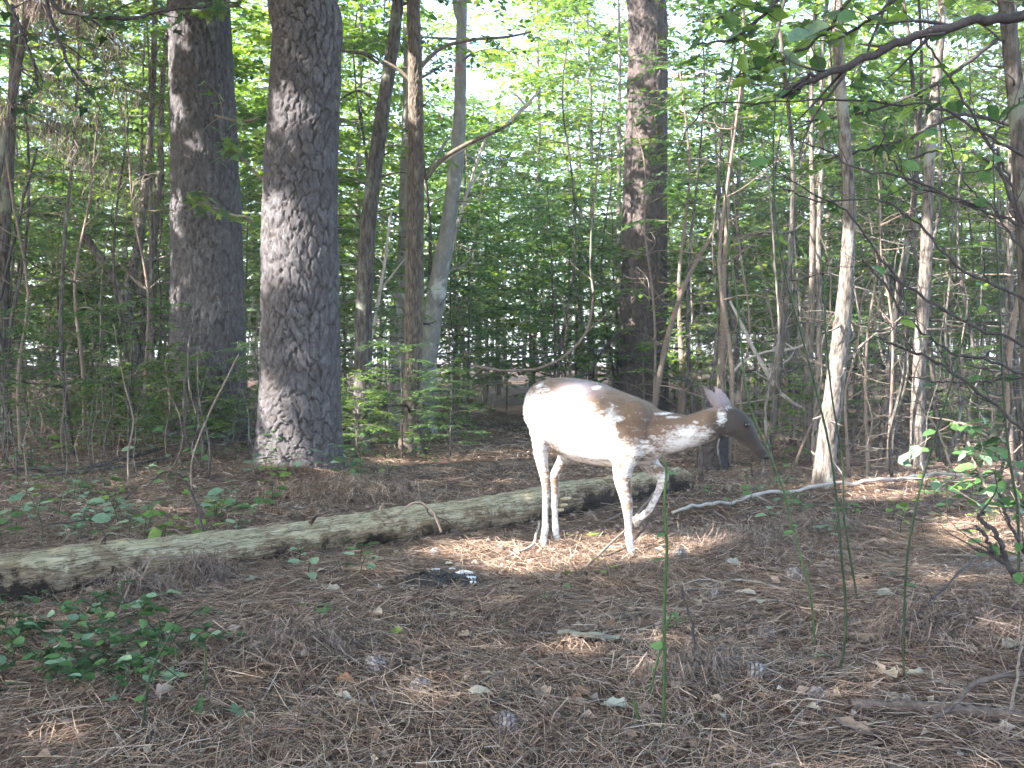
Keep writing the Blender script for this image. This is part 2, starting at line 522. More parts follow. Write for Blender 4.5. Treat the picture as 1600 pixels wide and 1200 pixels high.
# ------------------------------------------------------------------ tree builders
def vor(u, w, cu, cw, seed):
    """anisotropic cellular pattern on (u,w): edge distance and cell id noise, vectorised; u wraps with period P cells"""
    rng = np.random.default_rng(seed)
    T = rng.random((64, 512, 3))
    P = max(3, int(round(u.max() / cu)))
    U = u / (u.max() + 1e-9) * P; W = w / cw
    iu = np.floor(U).astype(int); iw = np.floor(W).astype(int)
    f1 = np.full(U.shape, 9.0); f2 = f1.copy(); idv = np.zeros(U.shape)
    for du in (-1, 0, 1):
        for dw in (-1, 0, 1):
            cu_, cw_ = iu + du, iw + dw
            r = T[(cu_ % P) % 64, cw_ % 512]
            dx_ = np.abs(cu_ + 0.1 + 0.8 * r[..., 0] - U); dw_ = np.abs(cw_ + 0.1 + 0.8 * r[..., 1] - W)
            d = 0.7 * np.maximum(dx_, dw_) + 0.3 * np.hypot(dx_, dw_)
            closer = d < f1
            f2 = np.where(closer, f1, np.minimum(f2, d))
            idv = np.where(closer, r[..., 2], idv)
            f1 = np.where(closer, d, f1)
    return f2 - f1, idv


def bark_trunk(path, rad, sides, rings, relief, cell=(0.07, 0.12), seed=1, flare=0.0, furrow=False):
    """trunk with real bark relief. path (k,3) local, rad (k,)"""
    S = spline(np.column_stack([path, rad]), rings)
    pts, rr = S[:, :3], S[:, 3]
    th = np.linspace(0, 2 * math.pi, sides + 1)
    H = np.concatenate([[0], np.cumsum(np.linalg.norm(np.diff(pts, axis=0), axis=1))])
    R0 = float(np.mean(rad))
    Ug, Wg = np.meshgrid(th * R0, H)
    rng = np.random.default_rng(seed + 50)
    warp = cell[0] * (0.5 * np.sin(Wg * 9 + np.sin(Ug * 11) * 2) + 0.35 * np.sin(Wg * 31 + 1.3 + 3 * np.sin(Ug * 23)) + 0.2 * np.sin(Wg * 77 + Ug * 40))
    Uw = np.clip(Ug + warp * (np.sin(Ug / R0 / 2) ** 2), 0, None)
    e, idv = vor(Uw, Wg + 0.35 * cell[1] * np.sin(Ug * 17 + np.sin(Wg * 5)) + 0.15 * cell[1] * np.sin(Ug * 71), cell[0], cell[1], seed)
    e2, id2 = vor(Uw + 0.2 * cell[0] * np.sin(Wg * 60), Wg + 0.2 * cell[1] * np.sin(Ug * 90), cell[0] * 0.55, cell[1] * 0.30, seed + 7)
    w = 0.30 if furrow else 0.13
    pl = np.clip(e / w, 0, 1); pl = pl * pl * (3 - 2 * pl)
    pl2 = np.clip(e2 / 0.25, 0, 1)
    gr = rng.random((64, 512))
    fine = gr[(np.floor(Uw / 0.012).astype(int)) % 64, (np.floor(Wg / 0.02).astype(int)) % 512] - 0.5
    disp = relief * (pl * (0.55 + 0.6 * idv) + 0.26 * pl2 * (0.2 + id2) + 0.10 * fine * (cell[0] > 0.03) - 0.5)
    fl = 1 + flare * np.exp(-H / 0.22)[:, None] * (1 + 0.35 * np.sin(5 * Ug / R0 + seed) + 0.2 * np.sin(3 * Ug / R0 + 2 * seed))
    Rg = rr[:, None] * fl * (1 + 0.025 * np.sin(2 * Ug / R0 + seed) + 0.015 * np.sin(3 * Ug / R0 + Wg * 1.5)) + disp
    t = unit(np.gradient(pts, axis=0))
    u = unit(np.cross(np.array([0.0, 1, 0])[None], t)); wv = np.cross(t, u)
    V = pts[:, None, :] + Rg[:, :sides, None] * (np.cos(th[:sides])[None, :, None] * u[:, None, :] + np.sin(th[:sides])[None, :, None] * wv[:, None, :])
    i = np.arange(rings - 1)[:, None] * sides; j = np.arange(sides)[None]; k = (j + 1) % sides
    q = np.stack([i + j, i + k, i + sides + k, i + sides + j], -1).reshape(-1, 4)
    mb = MB()
    mb.add(V.reshape(-1, 3), q, attr=np.clip(pl * (0.35 + 0.4 * idv + 0.25 * pl2 * (0.4 + id2)), 0, 1)[:, :sides].reshape(-1))
    return mb


def limb(rng, mbw, base, d, L, r0, droop=0.0, n=7, wob=0.12, sides=5):
    d = unit(d)
    t = np.linspace(0, 1, n)[:, None]
    side = unit(np.cross(d, [0, 0, 1.0]))
    ph = rng.random(2) * 6.283
    p = base + d * t * L + side * (wob * L * 0.3 * np.sin(t * 5 + ph[0]) - wob * L * 0.3 * np.sin(ph[0])) + np.array([0, 0, 1.0]) * (wob * L * 0.22 * (np.sin(t * 4 + ph[1]) - np.sin(ph[1])) - droop * L * t ** 2)
    mbw.tube(p, r0 * (1 - 0.82 * t[:, 0]), sides, cap=False)
    return p


def leafy(rng, mbw, mbl, p, r, ntw, nleaf, tw_len, leaf, tmpl, up_jit=0.3, sides=3):
    """twigs with flat sprays of leaves along a limb"""
    n = len(p)
    for k in range(ntw):
        f = 0.25 + 0.75 * (k + rng.random()) / ntw
        x = f * (n - 1); i = min(int(x), n - 2)
        b = p[i] + (p[i + 1] - p[i]) * (x - i)
        ax = unit(p[i + 1] - p[i])
        sgn = 1 if k % 2 else -1
        sd = unit(np.cross(ax, [0, 0, 1.0])) * sgn
        dr = unit(ax * rng.uniform(0.3, 0.9) + sd * rng.uniform(0.5, 1.0) + np.array([0, 0, rng.normal(0.0, 0.18)]))
        L = tw_len * rng.uniform(0.5, 1.2)
        m = 4
        t = np.linspace(0, 1, m)[:, None]
        tp = b + dr * t * L - np.array([0, 0, 1.0]) * (0.18 * L * t ** 2)
        mbw.tube(tp, 0.004 * (1 - 0.7 * t[:, 0]), sides, cap=False)
        tt = np.linspace(0.12, 1, nleaf) + rng.normal(0, 0.02, nleaf)
        lp = b + dr * tt[:, None] * L - np.array([0, 0, 1.0]) * (0.18 * L * tt[:, None] ** 2)
        s2 = unit(np.cross(dr, [0, 0, 1.0]))
        sg = np.where(np.arange(nleaf) % 2, 1, -1)[:, None]
        ld = dr * 0.55 + s2 * sg * rng.uniform(0.4, 1.0, (nleaf, 1)) + np.stack([rng.normal(0, 0.15, nleaf), rng.normal(0, 0.15, nleaf), rng.normal(-0.18, 0.2, nleaf)], 1)
        X, Y, Z = leaf_axes(rng, ld, up_jit)
        mbl.scatter(tmpl[0], tmpl[1], lp, X, Y, Z, leaf * rng.uniform(0.65, 1.2, nleaf))


def understory(seed, H, r0, z0, nb, blen, ntw, nleaf, tw, leaf, tmpl=QUAD, lean=0.15, sides=8, top_only=False):
    """a small woodland tree in local coordinates: wood and leaves"""
    rng = np.random.default_rng(seed)
    k = 6
    t = np.linspace(0, 1, k)
    wob = np.cumsum(rng.normal(0, lean * 0.35, (k, 2)), axis=0) * np.linspace(0, 1, k)[:, None]
    path = np.column_stack([wob[:, 0], wob[:, 1], t * H - 0.08])
    rad = r0 * (1 - 0.8 * t); rad[0] *= 1.25
    S = spline(np.column_stack([path, rad]), 18)
    mbw, mbl = MB(), MB()
    mbw.tube(S[:, :3], S[:, 3], sides, cap=True)
    for b in range(nb):
        f = z0 / H + (1 - z0 / H) * ((b + rng.random()) / nb) ** 0.9
        i = min(f * 17, 16.99); j = int(i)
        base = S[j, :3] + (S[j + 1, :3] - S[j, :3]) * (i - j)
        a = b * 2.4 + rng.normal(0, 0.4)
        L = blen * (1 - 0.45 * f) * rng.uniform(0.6, 1.15)
        d = np.array([math.cos(a), math.sin(a), rng.uniform(0.05, 0.5)])
        p = limb(rng, mbw, base, d, L, max(0.006, S[j, 3] * 0.42), droop=0.14)
        if ntw:
            leafy(rng, mbw, mbl, p, 0.005, ntw, nleaf, tw, leaf, tmpl)
    return mbw, mbl


def dead_sapling(seed, H, r0, nb, blen):
    rng = np.random.default_rng(seed)
    k = 6; t = np.linspace(0, 1, k)
    wob = np.cumsum(rng.normal(0, 0.10, (k, 2)), axis=0)
    S = spline(np.column_stack([wob[:, 0] - wob[0, 0], wob[:, 1] - wob[0, 1], t * H - 0.05, r0 * (1 - 0.8 * t)]), 16)
    mb = MB()
    mb.tube(S[:, :3], S[:, 3], 6)
    for b in range(nb):
        j = int(rng.integers(2, 15))
        a = rng.random() * 6.283
        d = np.array([math.cos(a), math.sin(a), rng.uniform(-0.2, 0.9)])
        p = limb(rng, mb, S[j, :3], d, blen * rng.uniform(0.4, 1.1), S[j, 3] * 0.45, droop=rng.uniform(-0.1, 0.3), sides=4, wob=0.3)
        for q in range(3):
            i = int(rng.integers(2, 6))
            d2 = unit(rng.normal(0, 1, 3) + d)
            limb(rng, mb, p[i], d2, blen * rng.uniform(0.12, 0.4), S[j, 3] * 0.2, n=4, sides=3, wob=0.3)
    return mb


# prototype meshes shared by all the trees of the wood
PROTO = []


def proto(kind, seed, bark, leafm, **kw):
    w, l = understory(seed, **kw)
    PROTO.append((kind, w.mesh("tree_wood", bark), l.mesh("tree_leaves", leafm, True)))


proto("leafy", 101, M_GREYBARK, M_LEAF, H=7.5, r0=0.055, z0=1.6, nb=40, blen=2.2, ntw=10, nleaf=13, tw=0.6, leaf=0.12)
proto("leafy", 102, M_DARKBARK, M_LEAF_COOL, H=6.2, r0=0.042, z0=1.2, nb=36, blen=2.0, ntw=10, nleaf=13, tw=0.55, leaf=0.115)
proto("leafy", 103, M_GREYBARK, M_LEAF_BRIGHT, H=9.0, r0=0.06, z0=2.2, nb=42, blen=2.4, ntw=10, nleaf=13, tw=0.6, leaf=0.125)
proto("low", 104, M_DARKBARK, M_LEAF_COOL, H=3.6, r0=0.024, z0=0.6, nb=24, blen=1.4, ntw=8, nleaf=10, tw=0.42, leaf=0.095)
proto("low", 105, M_GREYBARK, M_LEAF, H=2.2, r0=0.017, z0=0.3, nb=20, blen=1.1, ntw=8, nleaf=9, tw=0.36, leaf=0.09)
proto("tall", 106, M_GREYBARK, M_LEAF, H=15.0, r0=0.11, z0=5.0, nb=40, blen=2.6, ntw=10, nleaf=11, tw=0.7, leaf=0.14)
proto("tall", 107, M_DARKBARK, M_LEAF_BRIGHT, H=17.0, r0=0.13, z0=6.0, nb=42, blen=3.0, ntw=10, nleaf=11, tw=0.8, leaf=0.15)
DEAD = [dead_sapling(200 + i, h, r, nb, bl).mesh("dead_sapling", m) for i, (h, r, nb, bl, m) in enumerate((
    (4.2, 0.022, 16, 0.9, M_TWIG_TAN), (3.0, 0.016, 14, 0.8, M_GREYBARK), (5.5, 0.028, 18, 1.0, M_DARKBARK), (2.2, 0.012, 12, 0.7, M_TWIG_TAN)))]

ZONES = [(0, 260, "at the left edge"), (260, 420, "behind the two big pines"),
         (420, 700, "behind the cluster of slender trunks"), (700, 960, "above the deer's rump"),
         (960, 1200, "around the reddish pine"), (1200, 1420, "behind the sunlit leaning trunk"),
         (1420, 1700, "at the right edge")]


def zone(x, y):
    px = 800 + F_PX * x / y
    for a, b, t in ZONES:
        if px < b:
            return t
    return ZONES[-1][2]


LOOKS = ['mid green', 'cool green', 'yellow green', 'cool green', 'mid green', 'mid green', 'yellow green']
BARE = ['tan', 'small grey', 'tall dark', 'short tan']


def build_wood():
    rng = np.random.default_rng(5)
    placed = []

    def free(x, y, d):
        return all((x - a) ** 2 + (y - b) ** 2 > d * d for a, b in placed)

    def put_tree(kind_set, x, y, sc, what):
        c = [p for p in PROTO if p[0] in kind_set]
        pk = c[int(rng.integers(len(c)))]
        k, wm, lm = pk
        look = LOOKS[PROTO.index(pk)]
        r = empty("tree" if k != "low" else "shrub", (x, y, float(hgt(x, y))), rng.random() * 6.283)
        r.scale = (sc, sc, sc)
        put("trunk", wm, r); put("crown", lm, r)
        z = zone(x, y)
        far = "deep " if y > (38 if k == "tall" or what.startswith("tall") else 23) else ""
        z_ = z if not far else "far " + z if z.startswith("behind") else "farther back " + z
        tag(r, f"{what} with {look} leaves {z_}", "tree" if k != "low" else "shrub", f"{'trees' if k != 'low' else 'shrubs'} {z}")
        placed.append((x, y))

    def cast(n, y0, y1, kinds, dmin, what, s0=0.8, s1=1.2, ok=lambda px, y: True):
        c = 0
        for _ in range(n * 30):
            if c >= n:
                break
            y = y0 + (y1 - y0) * rng.random()
            x = (rng.random() * 2 - 1) * (0.53 * y + 1.0)
            if free(x, y, dmin) and ok(800 + F_PX * x / y, y):
                put_tree(kinds, x, y, rng.uniform(s0, s1), what); c += 1

    bright = lambda px, y: not (740 < px < 1010)
    cast(20, 13.5, 19, ("leafy",), 1.5, "slim young tree", 0.75, 1.05, lambda px, y: bright(px, y) and not (560 < px < 760))
    cast(42, 19, 30, ("leafy",), 1.4, "thin tree", 0.9, 1.25, bright)
    cast(6, 18, 30, ("leafy",), 1.2, "thin tree", 0.6, 0.75)
    cast(7, 21, 31, ("leafy",), 1.0, "thin tree", 1.15, 1.4, lambda px, y: 740 < px < 1010)
    cast(48, 14.5, 25, ("low",), 0.8, "low shrub", 0.8, 1.3)
    cast(38, 30, 52, ("tall", "leafy"), 1.6, "tall tree", 0.9, 1.3)
    cast(10, 30, 52, ("leafy",), 1.4, "tall tree", 0.9, 1.15)
    # bare saplings and dead stems
    c = 0
    while c < 290:
        y = 9.0 + 19 * rng.random() ** 1.3
        x = (rng.random() * 2 - 1) * (0.52 * y + 0.5)
        px = 800 + F_PX * x / y
        if rng.random() > (1.0 if px > 1050 else 0.8 if px < 280 else 0.3) or (y < 13 and not (px > 1130 or px < 240)) or (y < 10.5 and px < 1130) or not free(x, y, 0.5):
            continue
        kd = int(rng.integers(4))
        o = put("bare_sapling", DEAD[kd], None, (x, y, float(hgt(x, y))), rng.random() * 6.283)
        s = rng.uniform(0.75, 1.3); o.scale = (s, s, s)
        z = zone(x, y)
        z_ = z if y < 15 else "far " + z if z.startswith("behind") else "farther back " + z
        tag(o, f"{BARE[kd]} bare twiggy sapling {z_}", "sapling", f"bare saplings {z}")
        placed.append((x, y)); c += 1
    # small leafy bushes in the nearer wood
    c = 0
    while c < 60:
        px = rng.uniform(-20, 420) if c % 5 < 3 else rng.uniform(540, 720) if c % 5 == 3 else rng.uniform(1120, 1600)
        y = rng.uniform(10.2, 15.5); x = (px - 800) / F_PX * y
        if not free(x, y, 0.35):
            c += 0 if rng.random() < 0.9 else 1
            continue
        kb = int(rng.integers(2))
        k, wm, lm = [p for p in PROTO if p[0] == "low"][kb]
        r = empty("bush", (x, y, float(hgt(x, y))), rng.random() * 6.283)
        s = rng.uniform(0.22, 0.5); r.scale = (s * 1.2, s * 1.2, s)
        put("trunk", wm, r); put("crown", lm, r)
        z = "left of the big pines" if px < 270 else "around the big pines" if px < 480 else "behind the slender trunks" if px < 800 else "right of the deer"
        tag(r, f"{'small' if s < 0.36 else 'larger'} leafy bush with {('cool', 'mid')[kb]} green leaves {z}", "bush", f"small leafy bushes {z}")
        placed.append((x, y)); c += 1
    # knee-high dead brush nearer by
    c = 0
    while c < 120:
        px = rng.uniform(0, 430) if c % 2 else rng.uniform(1090, 1600)
        g = grd(px, rng.uniform(655, 760))
        if not free(g[0], g[1], 0.25):
            continue
        kd = int(rng.integers(4))
        o = put("dead_brush", DEAD[kd], None, g, rng.random() * 6.283)
        s = rng.uniform(0.14, 0.34) if px < 800 else rng.uniform(0.2, 0.55); o.scale = (s * 1.5, s * 1.5, s)
        z = "left of the big pines" if px < 270 else "in front of the big pines" if px < 800 else "around the sunlit leaning trunk" if px < 1400 else "near the right edge"
        tag(o, f"low {['tan', 'grey', 'dark', 'pale tan'][kd]} dead twiggy brush {z}", "brush", f"dead brush {z}")
        placed.append((g[0], g[1])); c += 1
    # the rest of the wood, a far mass nobody could count
    mbl, mbw = MB(), MB()
    n = 17000
    y = 52 + 45 * rng.random(n)
    x = (rng.random(n) * 2 - 1) * (0.56 * y + 4)
    cl = np.sin(x * 0.9 + y * 0.7) + np.sin(x * 0.37 - y * 0.9 + 1) + np.sin(x * 1.7 + 2.2)
    top = 9 + 6 * (0.5 + 0.25 * cl) + 4 * np.sin(x * 0.19 + 1.7)
    z = 2.0 + rng.random(n) ** 0.85 * (top - 2.0)
    a = rng.random(n) * 6.283
    X, Y_, Z_ = leaf_axes(rng, np.stack([np.cos(a), np.sin(a), rng.normal(0, 0.4, n)], 1), 0.8)
    mbl.scatter(QUAD[0], QUAD[1], np.stack([x, y, z], 1), X, Y_, Z_, rng.uniform(0.35, 0.75, n))
    o = put("far_woods_foliage", mbl.mesh("far_woods_foliage", M_LEAF_COOL)); tag(o, "dense green mass of far woodland foliage", "woods", None, "stuff")
    for k in range(190):
        yy = 50 + 40 * rng.random(); xx = (rng.random() * 2 - 1) * (0.56 * yy + 3)
        r = rng.uniform(0.06, 0.17)
        mbw.tube(np.array([[xx, yy, -0.3], [xx + rng.normal(0, 0.3), yy, 6], [xx + rng.normal(0, 0.6), yy, 13]]), [r, r * 0.8, r * 0.5], 6)
    o = put("far_woods_trunks", mbw.mesh("far_woods_trunks", M_DARKBARK)); tag(o, "far grey trunks of the wood merging together", "woods", None, "stuff")


build_wood()

# ------------------------------------------------------------------ unseen leaf canopy added to shade the glade, holes cut for sun patches
SU = unit(np.cross(SUN_DIR, [0, 0, 1.0])); SV = np.cross(SU, SUN_DIR)
SV = SV if SV[2] > 0 else -SV
SHAFTS = []          # (point the sunbeam reaches, radius)


def shaft(p, r):
    SHAFTS.append((float(p @ SU), float(p @ SV), r))


for px, py, Y, r in ((846, 682, 5.72, 0.10), (868, 690, 5.66, 0.11), (900, 697, 5.6, 0.11), (930, 704, 5.55, 0.10), (846, 704, 5.75, 0.10), (960, 710, 5.45, 0.05),
                     (452, 170, 9.05, 0.06), (442, 345, 9.05, 0.10), (468, 372, 9.05, 0.08), (430, 392, 9.05, 0.08), (425, 625, 9.1, 0.08), (440, 640, 9.1, 0.06), (466, 705, 9.0, 0.08), (430, 715, 9.0, 0.07),
                     (992, 160, 15.6, 0.2), (1000, 75, 15.6, 0.3), (988, 435, 15.6, 0.22), (985, 590, 15.6, 0.25),
                     (1320, 430, 8.0, 0.18), (1314, 480, 8.0, 0.20), (1308, 540, 8.0, 0.20), (1300, 600, 8.0, 0.19), (1296, 660, 8.0, 0.16), (1290, 705, 8.0, 0.12),
                     (1438, 560, 9.7, 0.17), (1436, 610, 9.7, 0.14), (1433, 680, 9.7, 0.18), (1440, 400, 9.7, 0.2),
                     (645, 150, 11.0, 0.14), (648, 110, 11.0, 0.1), (640, 680, 10.9, 0.17), (620, 690, 10.6, 0.17), (715, 170, 14, 0.15), (690, 470, 13.9, 0.1),
                     (290, 60, 12.2, 0.09), (290, 180, 12.2, 0.06), (292, 340, 12.2, 0.05), (285, 480, 12.2, 0.06)):
    shaft(at(px, py, Y), r)
for px, py, r in ((885, 872, 0.20), (930, 868, 0.28), (972, 862, 0.26), (1015, 860, 0.16), (1045, 862, 0.10), (700, 718, 0.42), (760, 714, 0.45), (815, 712, 0.45), (700, 660, 0.6), (660, 655, 0.4), (640, 700, 0.22),
                  (1570, 830, 0.20), (1590, 850, 0.18), (1545, 815, 0.14), (1390, 775, 0.15), (1560, 700, 0.4), (1240, 668, 0.45), (1215, 660, 0.45), (850, 890, 0.08),
                  (700, 815, 0.14), (330, 640, 0.45), (160, 655, 0.45), (740, 858, 0.10)):
    shaft(grd(px, py), r)


def build_shade_canopy():
    rng = np.random.default_rng(77)
    n = 130000
    u = rng.uniform(-4, 27, n); v = rng.uniform(-2.5, 13.5, n); z = rng.uniform(6.0, 10.5, n)
    size = rng.uniform(0.20, 0.42, n)
    t = (z - SV[2] * v) / SUN_DIR[2]
    P = u[:, None] * SU + v[:, None] * SV + t[:, None] * SUN_DIR
    # gaps set by zone: closed over the big pines, open toward the background
    g = (np.sin(u * 2.1 + 1.3 * v) * np.sin(v * 2.7 - 0.8 * u + 1.0) + 0.8 * np.sin(u * 4.9 - v * 3.1 + 0.5) * np.sin(v * 5.7 + u * 1.9) + 0.6 * np.sin(u * 9.1 + 2) * np.sin(v * 10.3 + 0.7))
    v0 = np.interp(u, [0, 7.5, 8, 13.3, 14.3, 15.5, 19, 23], [6.3, 6.3, 7.0, 7.0, 5.5, 2.6, 1.6, 1.0])
    thr = np.interp(v - v0, [-6, -1.2, 0, 1.2, 4], [2.1, 1.8, 0.7, -0.5, -1.0])
    thr = np.where((u > 8.2) & (u < 13.6) & (v < 6.9), 2.4, thr)
    keep = g < thr
    for su, sv, r in SHAFTS:  # holes cut along the sun direction where patches of sun should land
        keep &= (u - su) ** 2 + (v - sv) ** 2 > (r + 0.40 * size + 0.03 * np.sin(7 * np.arctan2(v - sv, u - su))) ** 2
    # drop leaves inside the view, so the shading layer stays unseen
    keep &= ~((P[:, 1] > 2) & (P[:, 2] - CAM_H < 0.44 * P[:, 1]) & (np.abs(P[:, 0]) < 0.62 * P[:, 1]))
    P = P[keep]; size = size[keep]; n = len(P)
    a = rng.random(n) * 6.283
    X, Y, Z = leaf_axes(rng, np.stack([np.cos(a), np.sin(a), rng.normal(0, 0.5, n)], 1), 0.9)
    mb = MB()
    mb.scatter(QUAD[0], QUAD[1], P - X * (0.5 * size)[:, None], X, Y, Z, size)
    o = put("shade_canopy", mb.mesh("shade_canopy", M_LEAF))
    tag(o, "unseen leaf canopy added and shaped to shade the glade", "canopy", None, "stuff")


build_shade_canopy()

# ------------------------------------------------------------------ the trees one can tell apart
def px_path(pts, Y):
    """pixel polyline (px, py, width px [, dY]) -> local points, radii, base (world)"""
    P = []; R = []
    for q in pts:
        y = Y + (q[3] if len(q) > 3 else 0.0)
        P.append(at(q[0], q[1], y)); R.append(q[2] * y / F_PX / 2)
    return np.array(P), np.array(R)


def add_crown(rng, mbw, mbl, S, z0, nb, blen, ntw, nleaf, tw, leaf, tmpl=QUAD, rise=(0.0, 0.5)):
    zs = S[:, 2]
    for b in range(nb):
        zz = z0 + (zs[-1] - z0) * ((b + rng.random()) / nb)
        j = int(np.clip(np.searchsorted(zs, zz), 1, len(S) - 1))
        a = b * 2.4 + rng.normal(0, 0.5)
        d = np.array([math.cos(a), math.sin(a), rng.uniform(*rise)])
        p = limb(rng, mbw, S[j, :3], d, blen * rng.uniform(0.5, 1.1), max(0.006, S[j, 3] * 0.3), droop=0.12)
        leafy(rng, mbw, mbl, p, 0.005, ntw, nleaf, tw, leaf, tmpl)


def hero_tree(name, label, pts, Y, top, bark, leafm, relief=0.0, cell=(0.05, 0.1), sides=14, rings=60, seed=1, flare=0.0,
              crown=None, branches=(), group=None, cat="tree", furrow=False):
    P, R = px_path(pts, Y)
    base = P[0].copy(); base[2] = float(hgt(base[0], base[1]))
    P[0][2] = base[2] - 0.12
    # carry the trunk on above the frame
    d = unit(P[-1] - P[-2])
    L = (top - P[-1][2]) / max(d[2], 0.3)
    P = np.vstack([P, P[-1] + d * L * 0.5 + [0.05 * L, 0, 0], P[-1] + d * L]); R = np.append(R, [R[-1] * 0.75, R[-1] * 0.35])
    loc = P - base
    rng = np.random.default_rng(seed)
    root = empty(name, base)
    if relief:
        zcut = len(pts)
        mb = bark_trunk(loc[:zcut + 1], R[:zcut + 1], sides, rings, relief, cell, seed, flare, furrow)
        mb.tube(loc[zcut:], R[zcut:] * 0.99, 12, attr=0.7)
    else:
        S = spline(np.column_stack([loc, R]), rings)
        f = 1 + flare * np.exp(-np.maximum(S[:, 2], 0) / 0.15)
        wb = 1 + 0.05 * np.sin(np.arange(rings) * 1.7 + seed) + 0.03 * np.sin(np.arange(rings) * 0.6)
        mb = MB(); mb.tube(S[:, :3], S[:, 3] * f * wb, sides, attr=0.8)
    S = spline(np.column_stack([loc, R]), 60)
    mbl = MB()
    for br in branches:
        bp, brad = px_path(br[0], Y)
        mb.tube(spline(bp - base, 22), np.interp(np.linspace(0, 1, 22), np.linspace(0, 1, len(brad)), brad), 6, attr=0.8)
        if br[1]:
            leafy(rng, mb, mbl, spline(bp - base, 8), 0.004, br[1], 8, 0.4, 0.09, OVAL)
    if R[0] < 0.2:                       # broken twigs and knots along the stem
        for k in range(9):
            j = int(rng.integers(3, 40)); a = rng.random() * 6.283
            dd = np.array([math.cos(a), math.sin(a), rng.uniform(-0.2, 0.8)])
            p = limb(rng, mb, S[j, :3], dd, rng.uniform(0.08, 0.6), max(0.004, S[j, 3] * 0.22), n=7, sides=5, wob=0.35)
            if rng.random() < 0.5:
                limb(rng, mb, p[3], dd + rng.normal(0, 0.7, 3), rng.uniform(0.08, 0.3), 0.003, n=5, sides=4, wob=0.3)
    if crown:
        add_crown(rng, mb, mbl, S, **crown)
    put("trunk", mb.mesh("trunk", bark, True, "plate"), root)
    if mbl.n:
        put("crown", mbl.mesh("crown", leafm, True), root)
    tag(root, label, cat, group)
    return root


HIGH = dict(z0=9.0, nb=26, blen=2.8, ntw=8, nleaf=10, tw=0.7, leaf=0.16)
hero_tree("pine_tree", "thick grey pine with furrowed plated bark, furthest left of the big pines",
          [(325, 700, 124), (324, 600, 114), (324, 400, 106), (318, 200, 96), (310, 0, 90), (308, -120, 86)], 12.4, 17, M_PINE, M_LEAF, relief=0.032, cell=(0.080, 0.30), sides=210, rings=460, seed=3, flare=0.2, crown=HIGH)
hero_tree("pine_tree", "thick pine with flaky grey bark plates, nearest of the big pines, standing behind the log",
          [(467, 745, 126), (468, 600, 117), (470, 300, 108), (480, 60, 101), (484, -130, 97)], 9.3, 17, M_PINE, M_LEAF, relief=0.024, cell=(0.080, 0.150), sides=240, rings=520, seed=8, flare=0.2, crown=HIGH)
hero_tree("pine_tree", "reddish brown pine standing right behind the deer's shoulders",
          [(1005, 672, 76), (1005, 600, 72), (1008, 300, 64), (1012, 60, 57), (1013, -110, 54)], 16.0, 18, M_PINE_RED, M_LEAF, relief=0.024, cell=(0.085, 0.22), sides=140, rings=360, seed=14, flare=0.2, crown=HIGH)
UND = dict(z0=4.6, nb=16, blen=1.6, ntw=8, nleaf=10, tw=0.5, leaf=0.11)
hero_tree("slender_tree", "slender dark trunk leaning right, first right of the flaky bark pine",
          [(566, 700, 31), (566, 600, 27), (572, 400, 24), (590, 230, 22), (612, 80, 19), (622, 0, 17), (634, -120, 15)], 11.8, 10, M_DARKBARK, M_LEAF, relief=0.006, cell=(0.025, 0.10), sides=44, rings=200, furrow=True, seed=21, flare=0.3, crown=UND,
          branches=(([(592, 100, 6), (570, 85, 5), (540, 80, 4), (528, 76, 3)], 0), ([(580, 150, 5), (560, 142, 4), (540, 150, 3), (525, 165, 2)], 2)))
hero_tree("slender_tree", "smooth grey green trunk half hidden behind the furrowed brown trunk",
          [(622, 668, 34), (626, 560, 30), (634, 400, 27), (638, 250, 24), (640, 100, 20), (640, -60, 16)], 15.2, 12, M_SMOOTH, M_LEAF_COOL, seed=22, flare=0.25, crown=UND)
hero_tree("slender_tree", "furrowed brown trunk with a flared sunlit foot, beside the pale leafy seedlings",
          [(642, 716, 38), (644, 620, 29), (648, 400, 27), (650, 200, 23), (648, 80, 20), (648, -110, 17)], 11.1, 11, M_FURROW, M_LEAF, relief=0.014, cell=(0.022, 0.16), sides=60, rings=260, seed=23, flare=0.45, furrow=True, crown=UND,
          branches=(([(652, 110, 7), (690, 75, 6), (740, 62, 5), (790, 58, 4), (830, 50, 3)], 5), ([(664, 280, 9), (690, 250, 8), (730, 225, 7), (775, 205, 5), (800, 192, 4)], 3), ([(640, 125, 6), (622, 108, 5), (600, 95, 4)], 0)))
hero_tree("slender_tree", "pale smooth trunk curving and leaning right, behind the furrowed brown trunk",
          [(664, 690, 32), (668, 570, 31), (682, 460, 29), (702, 340, 24), (716, 220, 21), (720, 100, 18), (722, 20, 16), (730, -100, 12)], 14.0, 11, M_SMOOTH, M_LEAF, seed=24, flare=0.2, crown=UND,
          branches=(([(722, 40, 12), (712, 10, 10), (706, -60, 8)], 0), ([(700, 215, 5), (685, 240, 4), (672, 262, 3)], 0)))
hero_tree("slender_tree", "crooked pale trunk leaning right with sunlit bark, nearest trunk right of the deer",
          [(1285, 772, 33), (1292, 700, 30), (1302, 620, 29), (1312, 540, 27), (1322, 440, 22), (1327, 330, 19), (1320, 210, 17), (1310, 90, 15), (1309, 0, 14), (1306, -100, 12)], 8.0, 8, M_GREYBARK, M_LEAF, relief=0.006, cell=(0.02, 0.09), sides=48, rings=200, seed=25, flare=0.25, furrow=True, crown=dict(UND, z0=3.6, nb=12),
          branches=(([(1306, 580, 5), (1340, 545, 4), (1370, 520, 3)], 0), ([(1300, 640, 6), (1285, 650, 5), (1270, 655, 3)], 0)))
